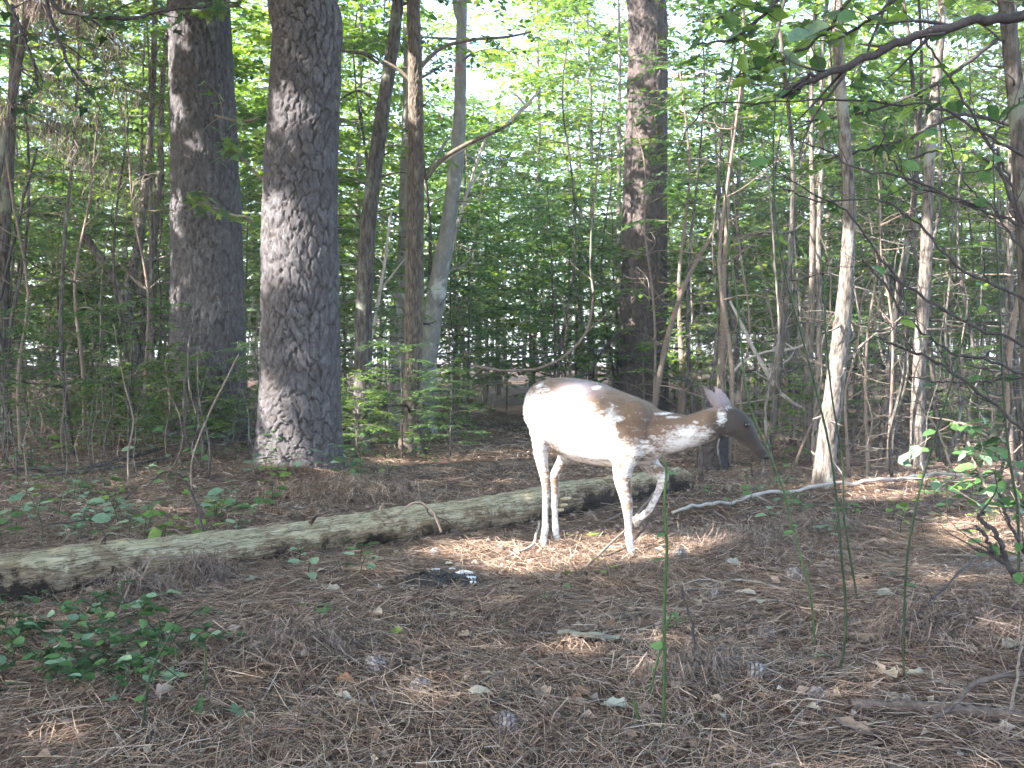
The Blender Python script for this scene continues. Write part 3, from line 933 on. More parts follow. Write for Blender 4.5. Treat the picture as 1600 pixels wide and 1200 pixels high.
hero_tree("slender_tree", "straight pale trunk with patchy sunlit bark, between the leaning trunk and the right edge",
          [(1433, 735, 22), (1434, 640, 20), (1438, 540, 19), (1446, 420, 18), (1450, 300, 16), (1456, 200, 16), (1468, 80, 12), (1474, 0, 11), (1480, -90, 9)], 9.7, 8.5, M_GREYBARK, M_LEAF, relief=0.005, cell=(0.025, 0.08), sides=40, rings=180, furrow=True, seed=26, flare=0.25, crown=dict(UND, z0=4.2, nb=12))
hero_tree("slender_tree", "thin grey stem, left one of the close pair beside the leaning trunk",
          [(1262, 722, 13), (1264, 600, 11), (1268, 480, 10), (1270, 340, 9), (1268, 200, 7), (1272, 40, 6)], 10.4, 7.5, M_GREYBARK, M_LEAF_COOL, seed=27, sides=8, crown=dict(UND, z0=3.2, nb=12, blen=1.2))
hero_tree("slender_tree", "thin grey stem, right one of the close pair beside the leaning trunk",
          [(1270, 728, 12), (1276, 640, 11), (1280, 500, 9), (1279, 380, 8), (1284, 240, 7), (1286, 60, 6)], 10.3, 7.0, M_GREYBARK, M_LEAF_COOL, seed=28, sides=8, crown=dict(UND, z0=3.2, nb=12, blen=1.2))
hero_tree("slender_tree", "dark trunk entering at the upper right corner",
          [(1625, 850, 40), (1616, 600, 36), (1604, 380, 30), (1592, 200, 26), (1578, 60, 23), (1568, -100, 21)], 6.4, 7.5, M_DARKBARK, M_LEAF, relief=0.005, cell=(0.025, 0.08), sides=48, rings=200, furrow=True, seed=29, flare=0.2, crown=dict(UND, z0=3.8, nb=10))
hero_tree("forked_tree", "brown forked young tree standing left of the big pines",
          [(218, 660, 30), (216, 590, 24), (204, 520, 22), (196, 470, 20), (212, 400, 14), (222, 330, 13), (234, 220, 11), (240, 100, 9), (245, -60, 7)], 14.5, 9, M_GREYBARK, M_LEAF, relief=0.006, cell=(0.03, 0.10), sides=36, rings=160, furrow=True, seed=30, flare=0.2, crown=dict(UND, z0=4.2),
          branches=(([(196, 470, 17), (178, 440, 15), (150, 395, 13), (128, 362, 12), (114, 346, 10)], 0),))
hero_tree("slender_tree", "thin brown stem beside the forked young tree, left of the big pines",
          [(224, 650, 18), (224, 560, 15), (226, 480, 14), (232, 420, 13), (242, 360, 12), (250, 260, 10), (256, 100, 8)], 14.9, 9, M_GREYBARK, M_LEAF_COOL, seed=31, sides=8, crown=UND)
hero_tree("slender_tree", "dark trunk cut by the left edge of the picture",
          [(2, 690, 22), (2, 560, 20), (6, 400, 18), (14, 250, 16), (22, 100, 14), (26, -60, 12)], 12.8, 9, M_DARKBARK, M_LEAF, seed=32, sides=10, crown=UND,
          branches=(([(2, 570, 11), (60, 577, 10), (140, 592, 9), (195, 602, 5)], 0),))
hero_tree("leaning_pole", "pale bare pole leaning right across the foot of the reddish pine",
          [(1012, 640, 11), (1030, 590, 10), (1045, 520, 9), (1066, 455, 8), (1090, 405, 7), (1108, 375, 6), (1125, 340, 4)], 13.2, 2.9, M_TWIG_TAN, M_LEAF, seed=33, sides=6, cat="sapling")
hero_tree("sapling", "thin sunlit sapling with a pale stem behind the deer's ears",
          [(1124, 690, 16), (1126, 600, 13), (1130, 510, 11), (1130, 440, 9), (1136, 350, 7), (1140, 240, 5)], 12.6, 6, M_TWIG_TAN, M_LEAF_COOL, seed=34, sides=7, cat="sapling", crown=dict(UND, z0=2.4, nb=9, blen=0.9))
hero_tree("sapling", "short sunlit stub of a stem left of the deer's ears",
          [(1064, 668, 15), (1066, 620, 13), (1066, 570, 11), (1062, 500, 8), (1062, 420, 6)], 14.6, 5, M_TWIG_TAN, M_LEAF_COOL, seed=35, sides=7, cat="sapling", crown=dict(UND, z0=2.4, nb=8, blen=0.9))


def build_stump():
    b = grd(1112, 732)
    Y = b[1]
    P = np.array([[0, 0, -0.08], [0.005, 0, 0.1], [0.01, 0.0, 0.32], [0.0, 0.01, 0.55]])
    mb = bark_trunk(P, np.array([0.135, 0.122, 0.112, 0.10]), 60, 60, 0.022, (0.06, 0.10), 41, 0.2)
    rng = np.random.default_rng(4)
    # jagged broken top
    a = np.linspace(0, 2 * math.pi, 22, endpoint=False)
    rim = np.stack([0.095 * np.cos(a), 0.095 * np.sin(a), 0.55 + 0.0 * a], 1)
    tip = rim * [0.7, 0.7, 1] + np.stack([0 * a, 0 * a, 0.02 + 0.13 * rng.random(22) ** 2], 1)
    v = np.vstack([rim, tip, [[0, 0, 0.53]]])
    i = np.arange(22); k = (i + 1) % 22
    mb.add(v, np.stack([i, k, 22 + k, 22 + i], 1), np.stack([22 + i, 22 + k, np.full(22, 44)], 1), attr=0.3)
    o = put("tree_stump", mb.mesh("tree_stump", M_TWIG, True, "plate"), None, b)
    tag(o, "dark broken stump under the deer's neck and head", "stump")


build_stump()

# ------------------------------------------------------------------ fallen log
LOG_A = np.array([-3.2, 3.36, 0.0]); LOG_B = np.array([1.30, 7.95, 0.0])


def log_mat():
    m, nt, out = new_mat("rotting_log")
    tc = node(nt, "ShaderNodeTexCoord")
    mp = node(nt, "ShaderNodeMapping"); mp.inputs["Scale"].default_value = (2.2, 15, 15)
    nt.links.new(tc.outputs["Object"], mp.inputs[0])
    n1 = node(nt, "ShaderNodeTexNoise", Scale=2.6, Detail=9.0, Roughness=0.74, Distortion=0.5)
    nt.links.new(mp.outputs[0], n1.inputs["Vector"])
    wood = ramp(nt, [(0.30, (0.070, 0.047, 0.031)), (0.46, (0.20, 0.145, 0.092)), (0.62, (0.36, 0.285, 0.19)), (0.82, (0.50, 0.43, 0.32))], n1.outputs[0])
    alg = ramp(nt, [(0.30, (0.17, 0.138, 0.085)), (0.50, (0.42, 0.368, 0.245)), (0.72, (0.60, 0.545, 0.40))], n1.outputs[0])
    a = node(nt, "ShaderNodeAttribute", attribute_name="log_tone")
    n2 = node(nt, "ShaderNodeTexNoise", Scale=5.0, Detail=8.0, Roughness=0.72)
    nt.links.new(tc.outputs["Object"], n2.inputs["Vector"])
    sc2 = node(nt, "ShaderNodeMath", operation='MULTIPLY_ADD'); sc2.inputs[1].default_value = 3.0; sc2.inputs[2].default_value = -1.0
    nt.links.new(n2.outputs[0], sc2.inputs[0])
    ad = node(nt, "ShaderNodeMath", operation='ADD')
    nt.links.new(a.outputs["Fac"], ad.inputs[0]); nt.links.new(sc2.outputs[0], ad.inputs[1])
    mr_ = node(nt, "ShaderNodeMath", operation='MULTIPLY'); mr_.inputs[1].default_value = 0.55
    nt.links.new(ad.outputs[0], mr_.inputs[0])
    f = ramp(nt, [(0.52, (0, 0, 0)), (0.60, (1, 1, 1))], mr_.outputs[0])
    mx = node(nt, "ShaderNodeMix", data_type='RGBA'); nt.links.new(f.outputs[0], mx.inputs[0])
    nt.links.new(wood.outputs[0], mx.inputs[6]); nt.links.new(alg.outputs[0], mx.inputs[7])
    # near-black blotches, mostly low on the log
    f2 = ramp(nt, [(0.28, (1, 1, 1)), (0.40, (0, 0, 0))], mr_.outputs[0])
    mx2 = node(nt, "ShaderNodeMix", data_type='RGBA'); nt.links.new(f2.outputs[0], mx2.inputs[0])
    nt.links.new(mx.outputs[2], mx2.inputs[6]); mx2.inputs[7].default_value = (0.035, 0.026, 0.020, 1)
    # weathering cracks along the grain
    mpc = node(nt, "ShaderNodeMapping"); mpc.inputs["Scale"].default_value = (1.6, 22, 22)
    nt.links.new(tc.outputs["Object"], mpc.inputs[0])
    nc = node(nt, "ShaderNodeTexNoise", Scale=2.0, Detail=4.0, Roughness=0.6, Distortion=0.8)
    nt.links.new(mpc.outputs[0], nc.inputs["Vector"])
    fc = ramp(nt, [(0.455, (1, 1, 1)), (0.485, (0.22, 0.20, 0.18)), (0.505, (0.22, 0.20, 0.18)), (0.535, (1, 1, 1))], nc.outputs[0])
    mx3 = node(nt, "ShaderNodeMix", data_type='RGBA', blend_type='MULTIPLY'); mx3.inputs[0].default_value = 0.75
    nt.links.new(mx2.outputs[2], mx3.inputs[6]); nt.links.new(fc.outputs[0], mx3.inputs[7])
    p = node(nt, "ShaderNodeBsdfPrincipled", Roughness=0.85)
    p.inputs["Specular IOR Level"].default_value = 0.2
    nt.links.new(mx3.outputs[2], p.inputs["Base Color"])
    b = node(nt, "ShaderNodeBump", Strength=1.0, Distance=0.02)
    nt.links.new(n1.outputs[0], b.inputs["Height"]); nt.links.new(b.outputs[0], p.inputs["Normal"])
    nt.links.new(p.outputs[0], out.inputs[0])
    return m


M_LOG = log_mat()


def build_log():
    ax = LOG_B - LOG_A; L = np.linalg.norm(ax[:2]); yaw = math.atan2(ax[1], ax[0])
    n, s = 240, 48
    x = np.linspace(0, L, n)
    wx = LOG_A[0] + x / L * ax[0]; wy = LOG_A[1] + x / L * ax[1]
    r = 0.118 + 0.008 * np.sin(x * 1.3 + 0.5) + 0.005 * np.sin(x * 4.1) - 0.012 * (x / L)
    zc = r * (0.48 + 0.25 * x / L) + 0.012 + 0.006 * np.sin(x * 0.9 + 1)
    yc = 0.03 * np.sin(x * 0.8 + 0.4) + 0.012 * np.sin(x * 2.6)
    th = np.linspace(0, 2 * math.pi, s, endpoint=False)
    X, T = np.meshgrid(x, th, indexing='ij')
    R = r[:, None] * (1 + 0.05 * np.sin(2 * T + X * 0.8) + 0.03 * np.sin(5 * T + X * 1.7) + 0.015 * np.sin(11 * T + 2 * np.sin(X * 1.1)) + 0.012 * np.sin(17 * T + X * 3))
    # splits along the grain and the worn ends
    R = R - 0.012 * np.exp(-((T - 2.7 - 0.25 * np.sin(X * 1.5)) / 0.06) ** 2) - 0.010 * np.exp(-((T - 1.9 - 0.2 * np.sin(X * 2.1 + 1)) / 0.05) ** 2)
    R = R + 0.004 * np.sin(X * 23 + 3 * np.sin(T * 2)) * np.sin(T * 6 + X * 5) + 0.003 * np.sin(X * 47 + T * 4) + 0.006 * np.sin(X * 7 + 2 * T) * np.sin(X * 3.1)
    R *= (1 - 0.35 * np.exp(-(L - X) / 0.05))
    V = np.stack([X + 0.02 * np.sin(T * 3) * np.exp(-(L - X) / 0.1), yc[:, None] + R * np.cos(T), zc[:, None] + R * np.sin(T)], -1)
    i = np.arange(n - 1)[:, None] * s; j = np.arange(s)[None]; k = (j + 1) % s
    mb = MB()
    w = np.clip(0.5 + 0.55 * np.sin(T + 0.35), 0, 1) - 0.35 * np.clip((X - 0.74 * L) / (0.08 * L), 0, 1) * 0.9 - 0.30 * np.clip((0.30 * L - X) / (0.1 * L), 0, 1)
    V2 = np.vstack([V.reshape(-1, 3), [[L, yc[-1], zc[-1]], [0, yc[0], zc[0]]]])
    jj = np.arange(s)
    mb.add(V2, np.stack([i + j, i + k, i + s + k, i + s + j], -1).reshape(-1, 4),
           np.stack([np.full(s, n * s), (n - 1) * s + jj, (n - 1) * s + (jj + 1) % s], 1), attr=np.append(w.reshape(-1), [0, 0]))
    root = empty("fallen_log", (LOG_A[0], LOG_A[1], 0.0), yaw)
    lt = put("log_trunk", mb.mesh("log_trunk", M_LOG, True, "log_tone"), root)
    rng = np.random.default_rng(6)
    for f in (0.30, 0.47, 0.71):
        st = MB(); a = rng.uniform(0.9, 2.2)
        b = np.array([f * L, 0.10 * math.cos(a), 0.10 + 0.10 * math.sin(a)])
        d = np.array([0.4, math.cos(a), math.sin(a)])
        limb(rng, st, b - unit(d) * 0.02, d, rng.uniform(0.04, 0.07), 0.014, n=4, sides=7)
        put("branch_stub", st.mesh("branch_stub", M_LOG, True), lt)
    # needles caught on top of the log
    k = 420
    q = rng.random(k); xl = (0.12 + 0.86 * q) * L; tt = rng.normal(1.75, 0.45, k)
    ri = np.interp(xl, x, r) + 0.004
    P = np.stack([xl, np.interp(xl, x, yc) + ri * np.cos(tt), np.interp(xl, x, zc) + ri * np.sin(tt)], 1)
    v_, q_ = needles(rng, P, rng.normal(0.3, 0.9, k), rng.normal(0, 0.15, k), rng.uniform(0.05, 0.15, k), np.full(k, 0.0026), rng.normal(0, 0.1, k))
    nm_ = MB(); nm_.add(v_, q_)
    put("caught_needles", nm_.mesh("caught_needles", M_NEEDLE, False), root)["kind"] = "stuff"
    tag(root, "long fallen log, greenish and rotting, lying across the glade behind the deer", "log")
    # bracket fungi on the near side, beside the hind legs
    c, s_ = math.cos(yaw), math.sin(yaw)
    m, nt, out = new_mat("bracket_fungus")
    tc = node(nt, "ShaderNodeTexCoord"); nz = node(nt, "ShaderNodeTexNoise", Scale=40.0)
    nt.links.new(tc.outputs["Object"], nz.inputs["Vector"])
    r2 = ramp(nt, [(0.3, (0.42, 0.30, 0.16)), (0.7, (0.70, 0.60, 0.42))], nz.outputs[0])
    p = node(nt, "ShaderNodeBsdfPrincipled", Roughness=0.7); nt.links.new(r2.outputs[0], p.inputs["Base Color"]); nt.links.new(p.outputs[0], out.inputs[0])
    for q, (px, py, w, pos) in enumerate(((882, 779, 0.05, "topmost"), (877, 789, 0.042, "middle"), (875, 797, 0.036, "lowest"))):
        Yl = 6.78 - 0.02 * q
        b = at(px, py, Yl) + 0
        # push the bracket on to the near face of the log
        xl = (b[0] - LOG_A[0]) * c + (b[1] - LOG_A[1]) * s_
        zl = b[2]; ri = float(np.interp(xl, x, r)); zi = float(np.interp(xl, x, zc)); yi = float(np.interp(xl, x, yc))
        yl = yi - math.sqrt(max(ri ** 2 - (zl - zi) ** 2, 1e-4)) + 0.008
        a = np.linspace(math.pi, 2 * math.pi, 12)
        top = np.stack([np.cos(a) * w, np.sin(a) * w * 0.9, 0.006 * np.ones(12)], 1); bot = top * [0.86, 0.86, 1] - [0, 0, 0.012]
        v = np.vstack([top, bot, [[0, 0, 0.012], [0, 0, -0.012]]])
        ii = np.arange(11)
        mb2 = MB(); mb2.add(v, np.stack([ii, 12 + ii, 13 + ii, ii + 1], 1), np.stack([np.full(11, 24), ii, ii + 1], 1), np.stack([np.full(11, 25), 13 + ii, 12 + ii], 1))
        wp = (LOG_A[0] + xl * c - yl * s_, LOG_A[1] + xl * s_ + yl * c, zl + root.location[2])
        o = put("bracket_fungus", mb2.mesh("bracket_fungus", m), None, wp, yaw)
        tag(o, f"small pale bracket fungus on the log by the hind legs, {pos} of three", "fungus", "bracket fungi on the log")


build_log()

# ------------------------------------------------------------------ the deer
D_YAW = -30.0
D_F = np.array([math.cos(math.radians(D_YAW)), math.sin(math.radians(D_YAW)), 0]); D_R = np.array([D_F[1], -D_F[0], 0])   # forward, its right side (towards the camera)
DY0 = 5.74


def ax_y(px):
    return DY0 + (px - 920) * math.tan(math.radians(D_YAW)) / 287.0


def dpt(px, py, off=0.0):
    """point seen at (px,py), off metres to the animal's right of its middle plane"""
    Y = ax_y(px)
    for _ in range(8):                       # slide along the sight line to the plane at that offset
        p = at(px, py, Y)
        o = (p - DO) @ D_R
        Y += (off - o) / D_R[1] * 0.8
    return at(px, py, Y)


DO = at(920, 660, DY0)


def loft(mb, st, sides=20, lat=None):
    """st rows: point(3), half height, half width; section normal to the path, lateral axis lat"""
    P = np.array([s[0] for s in st]); hh = np.array([s[1] for s in st]); hw = np.array([s[2] for s in st])
    S = spline(np.column_stack([P, hh, hw]), len(st) * 5)
    P, hh, hw = S[:, :3], np.maximum(S[:, 3], 0.004), np.maximum(S[:, 4], 0.004)
    t = unit(np.gradient(P, axis=0))
    lat = D_R if lat is None else lat
    l = unit(lat - (t @ lat)[:, None] * t); u = np.cross(l, t)
    a = np.linspace(0, 2 * math.pi, sides, endpoint=False)
    V = P[:, None] + hh[:, None, None] * np.sin(a)[None, :, None] * u[:, None] + hw[:, None, None] * np.cos(a)[None, :, None] * l[:, None]
    n = len(P)
    i = np.arange(n - 1)[:, None] * sides; j = np.arange(sides)[None]; k = (j + 1) % sides
    v = np.vstack([V.reshape(-1, 3), P[0], P[-1]]); jj = np.arange(sides)
    mb.add(v, np.stack([i + j, i + k, i + sides + k, i + sides + j], -1).reshape(-1, 4),
           np.stack([np.full(sides, n * sides), (jj + 1) % sides, jj], 1), np.stack([np.full(sides, n * sides + 1), (n - 1) * sides + jj, (n - 1) * sides + (jj + 1) % sides], 1))


def build_deer():
    mb = MB()
    K = 1 / 287.0
    T = [(834, 648, 26, .06), (843, 644, 43, .115), (856, 644, 54, .150), (872, 647, 59.5, .172), (895, 653, 63, .188), (925, 661, 64, .195), (955, 669, 60, .185), (985, 674, 54.5, .160), (1010, 677, 46, .128), (1030, 678, 36, .098), (1044, 678, 26, .06)]
    loft(mb, [(dpt(x, y), h * K, w) for x, y, h, w in T], 28)
    # neck, swinging back parallel to the picture
    N = [(1000, 676, 40, .115, 0), (1024, 677, 37, .10, 0), (1050, 676, 30.5, .084, 0), (1076, 674, 25, .070, -.01), (1102, 666, 24, .062, -.025), (1124, 659, 23, .058, -.045), (1140, 656, 20, .052, -.06)]
    loft(mb, [(dpt(x, y, o), h * K, w) for x, y, h, w, o in N], 24)
    # head
    HL = unit(dpt(1195, 714, -.135) - dpt(1138, 650, -.06))
    lat = unit(np.cross(HL, [0, 0, 1.0]));
    H = [(1133, 646, 10, .030, -.055), (1140, 652, 17.5, .050, -.06), (1150, 662, 19.5, .058, -.075), (1161, 673, 18, .053, -.09), (1171, 685, 13.5, .039, -.105), (1180, 696, 10.5, .031, -.12), (1188, 706, 9.0, .028, -.13), (1194, 713, 6.5, .021, -.137), (1197, 716, 3, .01, -.14)]
    loft(mb, [(dpt(x, y, o), h * K, w) for x, y, h, w, o in H], 20, lat)
    # brow ridge
    loft(mb, [(dpt(1150, 645, -.05), .010, .010), (dpt(1162, 653, -.07), .016, .016), (dpt(1170, 664, -.085), .010, .010)], 10, lat)
    loft(mb, [(dpt(1158, 647, -.10), .010, .010), (dpt(1168, 655, -.12), .015, .015), (dpt(1175, 666, -.135), .010, .010)], 10, lat)
    # legs: (px, py, fore-aft half px, lateral half m, offset to the right)
    legs = {
        'nh': [(856, 640, 30, .085, .085), (851, 665, 27, .078, .10), (847, 690, 15.5, .060, .105), (846, 712, 11, .042, .105), (849, 733, 8.7, .031, .10), (852, 748, 7.8, .026, .10), (853, 768, 5.8, .020, .10), (852, 804, 4.6, .0165, .10), (852, 826, 5.6, .020, .10), (850, 838, 5.0, .019, .10), (849, 846, 5.6, .022, .10)],
        'fh': [(885, 655, 26, .075, -.085), (888, 685, 19, .060, -.10), (884, 710, 12, .042, -.105), (874, 729, 8.5, .031, -.10), (867, 743, 7.8, .026, -.10), (867, 765, 5.6, .020, -.10), (867, 803, 4.8, .0165, -.10), (868, 824, 5.6, .020, -.10), (869, 835, 5.0, .019, -.10), (871, 843, 5.6, .022, -.10)],
        'nf': [(988, 672, 27, .06, .085), (981, 705, 23, .058, .09), (974, 728, 17, .050, .09), (973, 750, 13.5, .042, .088), (978, 777, 9.8, .033, .086), (981, 800, 7.6, .027, .085), (982, 822, 5.4, .019, .085), (983, 845, 6.2, .021, .085), (985, 856, 5.4, .019, .085), (986, 863, 6.0, .022, .085)],
        'ff': [(1002, 685, 25, .055, -.07), (1008, 712, 20, .050, -.08), (1019, 729, 14, .042, -.08), (1030, 738, 10.5, .033, -.08), (1036, 745, 8.5, .027, -.08), (1033, 757, 6.6, .022, -.08), (1025, 776, 5.2, .018, -.08), (1015, 795, 5.6, .020, -.08), (1007, 804, 5.2, .019, -.08), (1000, 809, 5.6, .021, -.08)]}
    for L in legs.values():
        loft(mb, [(dpt(x, y, o), h * K, w) for x, y, h, w, o in L], 16)
    # tail held down against the rump
    loft(mb, [(dpt(846, 598, 0), .020, .028), (dpt(832, 612, 0), .022, .032), (dpt(825, 632, 0.0), .020, .030), (dpt(823, 652, 0.0), .012, .02), (dpt(824, 662, 0), .005, .008)], 12)
    # withers and shoulder blade, hip
    def blob(px, py, off, rx, rz, ry):
        c = dpt(px, py, off); u = np.linspace(0, math.pi, 12); a = np.linspace(0, 2 * math.pi, 18, endpoint=False)
        U, A = np.meshgrid(u, a, indexing='ij')
        V = c + rx * (np.sin(U) * np.cos(A))[..., None] * D_F + ry * (np.sin(U) * np.sin(A))[..., None] * D_R + rz * np.cos(U)[..., None] * np.array([0, 0, 1.0])
        i = np.arange(11)[:, None] * 18; j = np.arange(18)[None]; k = (j + 1) % 18
        mb.add(V.reshape(-1, 3), np.stack([i + j, i + 18 + j, i + 18 + k, i + k], -1).reshape(-1, 4))
    blob(992, 668, 0.07, 0.10, 0.15, 0.085); blob(1004, 668, -0.07, 0.10, 0.15, 0.085)
    blob(852, 640, 0.075, 0.13, 0.15, 0.09); blob(878, 640, -0.075, 0.13, 0.15, 0.09)
    blob(1140, 668, -0.05, 0.045, 0.05, 0.05)
    # ears, cupped
    def ear(base, tip, side, wid):
        n, m = 12, 7
        ax = tip - base; L = np.linalg.norm(ax); ax = ax / L
        wv = unit(side - (side @ ax) * ax); nv = np.cross(ax, wv)
        t = np.linspace(0, 1, n)
        w = wid * np.sin(math.pi * np.clip(0.12 + 0.88 * t, 0, 1)) ** 0.7 * (1 - 0.25 * t); w[-1] = 0.004
        s = np.linspace(-1, 1, m)
        A = base + ax * (t * L)[:, None]
        F = A[:, None] + wv * (w[:, None] * s[None])[..., None] + nv * ((0.55 * w[:, None]) * (s[None] ** 2))[..., None]
        B = F - nv * 0.010
        v = np.vstack([F.reshape(-1, 3), B.reshape(-1, 3)]); q = []
        g = lambda i, j: i * m + j
        N = n * m
        for i in range(n - 1):
            for j in range(m - 1):
                q.append([g(i, j), g(i, j + 1), g(i + 1, j + 1), g(i + 1, j)])
                q.append([N + g(i, j), N + g(i + 1, j), N + g(i + 1, j + 1), N + g(i, j + 1)])
            q.append([g(i, 0), g(i + 1, 0), N + g(i + 1, 0), N + g(i, 0)])
            q.append([g(i, m - 1), N + g(i, m - 1), N + g(i + 1, m - 1), g(i + 1, m - 1)])
        for j in range(m - 1):
            q.append([g(0, j), N + g(0, j), N + g(0, j + 1), g(0, j + 1)])
            q.append([g(n - 1, j), g(n - 1, j + 1), N + g(n - 1, j + 1), N + g(n - 1, j)])
        mb.add(v, np.array(q))
    toward = np.array([0.55, -0.75, 0.0])
    ear(dpt(1131, 646, -.02), dpt(1100, 604, 0.04), np.array([0.8, -0.5, 0.35]), 0.033)
    ear(dpt(1139, 644, -.10), dpt(1117, 603, -.11), np.array([0.9, -0.3, 0.3]), 0.034)
    # weld everything into one skin
    tmp = put("deer_skin_source", mb.mesh("deer_skin_source"))
    rm = tmp.modifiers.new("r", 'REMESH'); rm.mode = 'VOXEL'; rm.voxel_size = 0.0065; rm.adaptivity = 0
    sm = tmp.modifiers.new("s", 'SMOOTH'); sm.factor = 0.5; sm.iterations = 5
    dg = bpy.context.evaluated_depsgraph_get()
    me = bpy.data.meshes.new_from_object(tmp.evaluated_get(dg))
    bpy.data.objects.remove(tmp, do_unlink=True)
    n = len(me.vertices)
    co = np.empty(n * 3, np.float32); me.vertices.foreach_get("co", co); co = co.reshape(-1, 3).astype(float)
    base = np.array([DO[0], DO[1], float(hgt(DO[0], DO[1]))])
    # coat map in the animal's own frame: s forward, z up, r right; measured in centimetre-like picture units
    rel = co - base
    s = rel @ D_F; z = rel[:, 2]; r = rel @ D_R

    def sz(px, py, off=0.12):
        p = dpt(px, py, off) - base
        return np.array([p @ D_F, p[2]])

    def spot(px, py, rx, ry, off=0.12, k=1.0):
        c = sz(px, py, off)
        return k * (1 - np.sqrt(((s - c[0]) / (rx * K * 1.15)) ** 2 + ((z - c[1]) / (ry * K)) ** 2))
    # lower edge of the brown saddle along the body
    edge = np.array([sz(x, y) for x, y in ((826, 618), (838, 616), (858, 616), (868, 628), (876, 616), (888, 622), (902, 626), (914, 628), (922, 640), (934, 645), (948, 652), (958, 642), (966, 660), (972, 690), (985, 698), (1000, 700), (1015, 700))])
    edge = edge[np.argsort(edge[:, 0])]
    eb = np.interp(s, edge[:, 0], edge[:, 1])
    brown = np.clip((z - eb) / 0.07, -1, 1)
    # neck and head are brown
    neck0 = sz(1018, 690)[0]
    brown = np.where(s > neck0, np.maximum(brown, 0.8), brown)
    # legs
    legz = sz(860, 712)[1]
    leg = z < legz
    brown = np.where(leg, -0.35, brown)
    white = np.full(n, -1.0)
    for a in ((1064, 690, 26, 12, .05), (1075, 678, 22, 9, .06), (1000, 722, 34, 18, .09), (1056, 700, 14, 10, .05), (850, 603, 5, 4, .05), (886, 608, 5, 3, .12), (908, 611, 4, 2.5, .12), (886, 622, 7, 3, .13), (1008, 690, 5, 3, .1), (1005, 697, 9, 3, .1), (929, 606, 4, 2, .1),
              (1128, 650, 4, 11, 0.0), (1050, 652, 7, 1.3, .05), (1036, 646, 8, 1.4, .03), (1085, 660, 3, 1.2, .06), (945, 663, 12, 4, .15), (962, 654, 9, 4, .15)):
        white = np.maximum(white, spot(*a))
    patch = np.full(n, -1.0)
    for a in ((985, 765, 9, 26, .09), (983, 788, 9, 18, .09), (856, 752, 8, 26, .1), (870, 760, 7, 24, -.1), (866, 700, 10, 20, .12), (975, 726, 7, 10, .1), (960, 712, 3, 2, .13), (1000, 718, 6, 4, .1), (985, 712, 5, 3, .1), (1012, 712, 6, 5, .1), (990, 738, 3, 3, .1), (1025, 735, 14, 7, -.05)):
        patch = np.maximum(patch, spot(*a) * 0.75)
    coat = np.maximum(np.where(white > -0.6, np.minimum(brown, -white * 0.8), brown), patch)
    coat = np.where(s > sz(1143, 650, -.06)[0], np.maximum(coat, 3.0), coat)
    # bluish grey on the loin, dark face, brows
    grey = np.clip(spot(908, 606, 46, 26, .08), 0, 1)
    dark = np.clip(np.maximum(spot(1193, 711, 17, 17, -.13) * 2.0, np.minimum(0.92, 2.4 * spot(1170, 674, 52, 56, -.1))), 0, 1)
    inner = np.clip(np.maximum(spot(1112, 622, 22, 24, 0.0), spot(1128, 622, 20, 24, -.1)) * 1.5, 0, 1) * (z > sz(1125, 642, -.05)[1])
    for nm, arr in (("coat", coat), ("grey", grey), ("dark", dark), ("pale_ear", inner)):
        at_ = me.attributes.new(nm, 'FLOAT', 'POINT'); at_.data.foreach_set("value", arr.astype(np.float32))
    me.vertices.foreach_set("co", (co - base).ravel().astype(np.float32))
    me.polygons.foreach_set("use_smooth", np.ones(len(me.polygons), bool))
    me.update()
    # coat material
    m, nt, out = new_mat("piebald_coat")
    tc = node(nt, "ShaderNodeTexCoord")
    def attr(nm):
        return node(nt, "ShaderNodeAttribute", attribute_name=nm).outputs["Fac"]
    nz = node(nt, "ShaderNodeTexNoise", Scale=38.0, Detail=7.0, Roughness=0.72)
    mp = node(nt, "ShaderNodeMapping"); mp.inputs["Rotation"].default_value = (0, 0.35, math.radians(-D_YAW)); mp.inputs["Scale"].default_value = (0.5, 1, 1)
    nt.links.new(tc.outputs["Object"], mp.inputs[0]); nt.links.new(mp.outputs[0], nz.inputs["Vector"])
    ma = node(nt, "ShaderNodeMath", operation='MULTIPLY_ADD'); ma.inputs[1].default_value = 4.4; ma.inputs[2].default_value = -2.2
    nt.links.new(nz.outputs[0], ma.inputs[0])
    ad = node(nt, "ShaderNodeMath", operation='ADD'); nt.links.new(attr("coat"), ad.inputs[0]); nt.links.new(ma.outputs[0], ad.inputs[1])
    nf = node(nt, "ShaderNodeTexNoise", Scale=120.0, Detail=3.0, Roughness=0.7); nt.links.new(mp.outputs[0], nf.inputs["Vector"])
    mf = node(nt, "ShaderNodeMath", operation='MULTIPLY_ADD'); mf.inputs[1].default_value = 2.6; mf.inputs[2].default_value = -1.3
    nt.links.new(nf.outputs[0], mf.inputs[0])
    ad2 = node(nt, "ShaderNodeMath", operation='ADD'); nt.links.new(ad.outputs[0], ad2.inputs[0]); nt.links.new(mf.outputs[0], ad2.inputs[1]); ad = ad2
    f = ramp(nt, [(0.20, (0, 0, 0)), (0.80, (1, 1, 1))], None)
    mr = node(nt, "ShaderNodeMapRange"); mr.inputs["From Min"].default_value = -1; mr.inputs["From Max"].default_value = 1
    nt.links.new(ad.outputs[0], mr.inputs[0]); nt.links.new(mr.outputs[0], f.inputs[0])
    n2 = node(nt, "ShaderNodeTexNoise", Scale=7.0, Detail=6.0, Roughness=0.6); nt.links.new(mp.outputs[0], n2.inputs["Vector"])
    br = ramp(nt, [(0.3, (0.125, 0.080, 0.055)), (0.55, (0.195, 0.130, 0.092)), (0.8, (0.285, 0.205, 0.150))], n2.outputs[0])
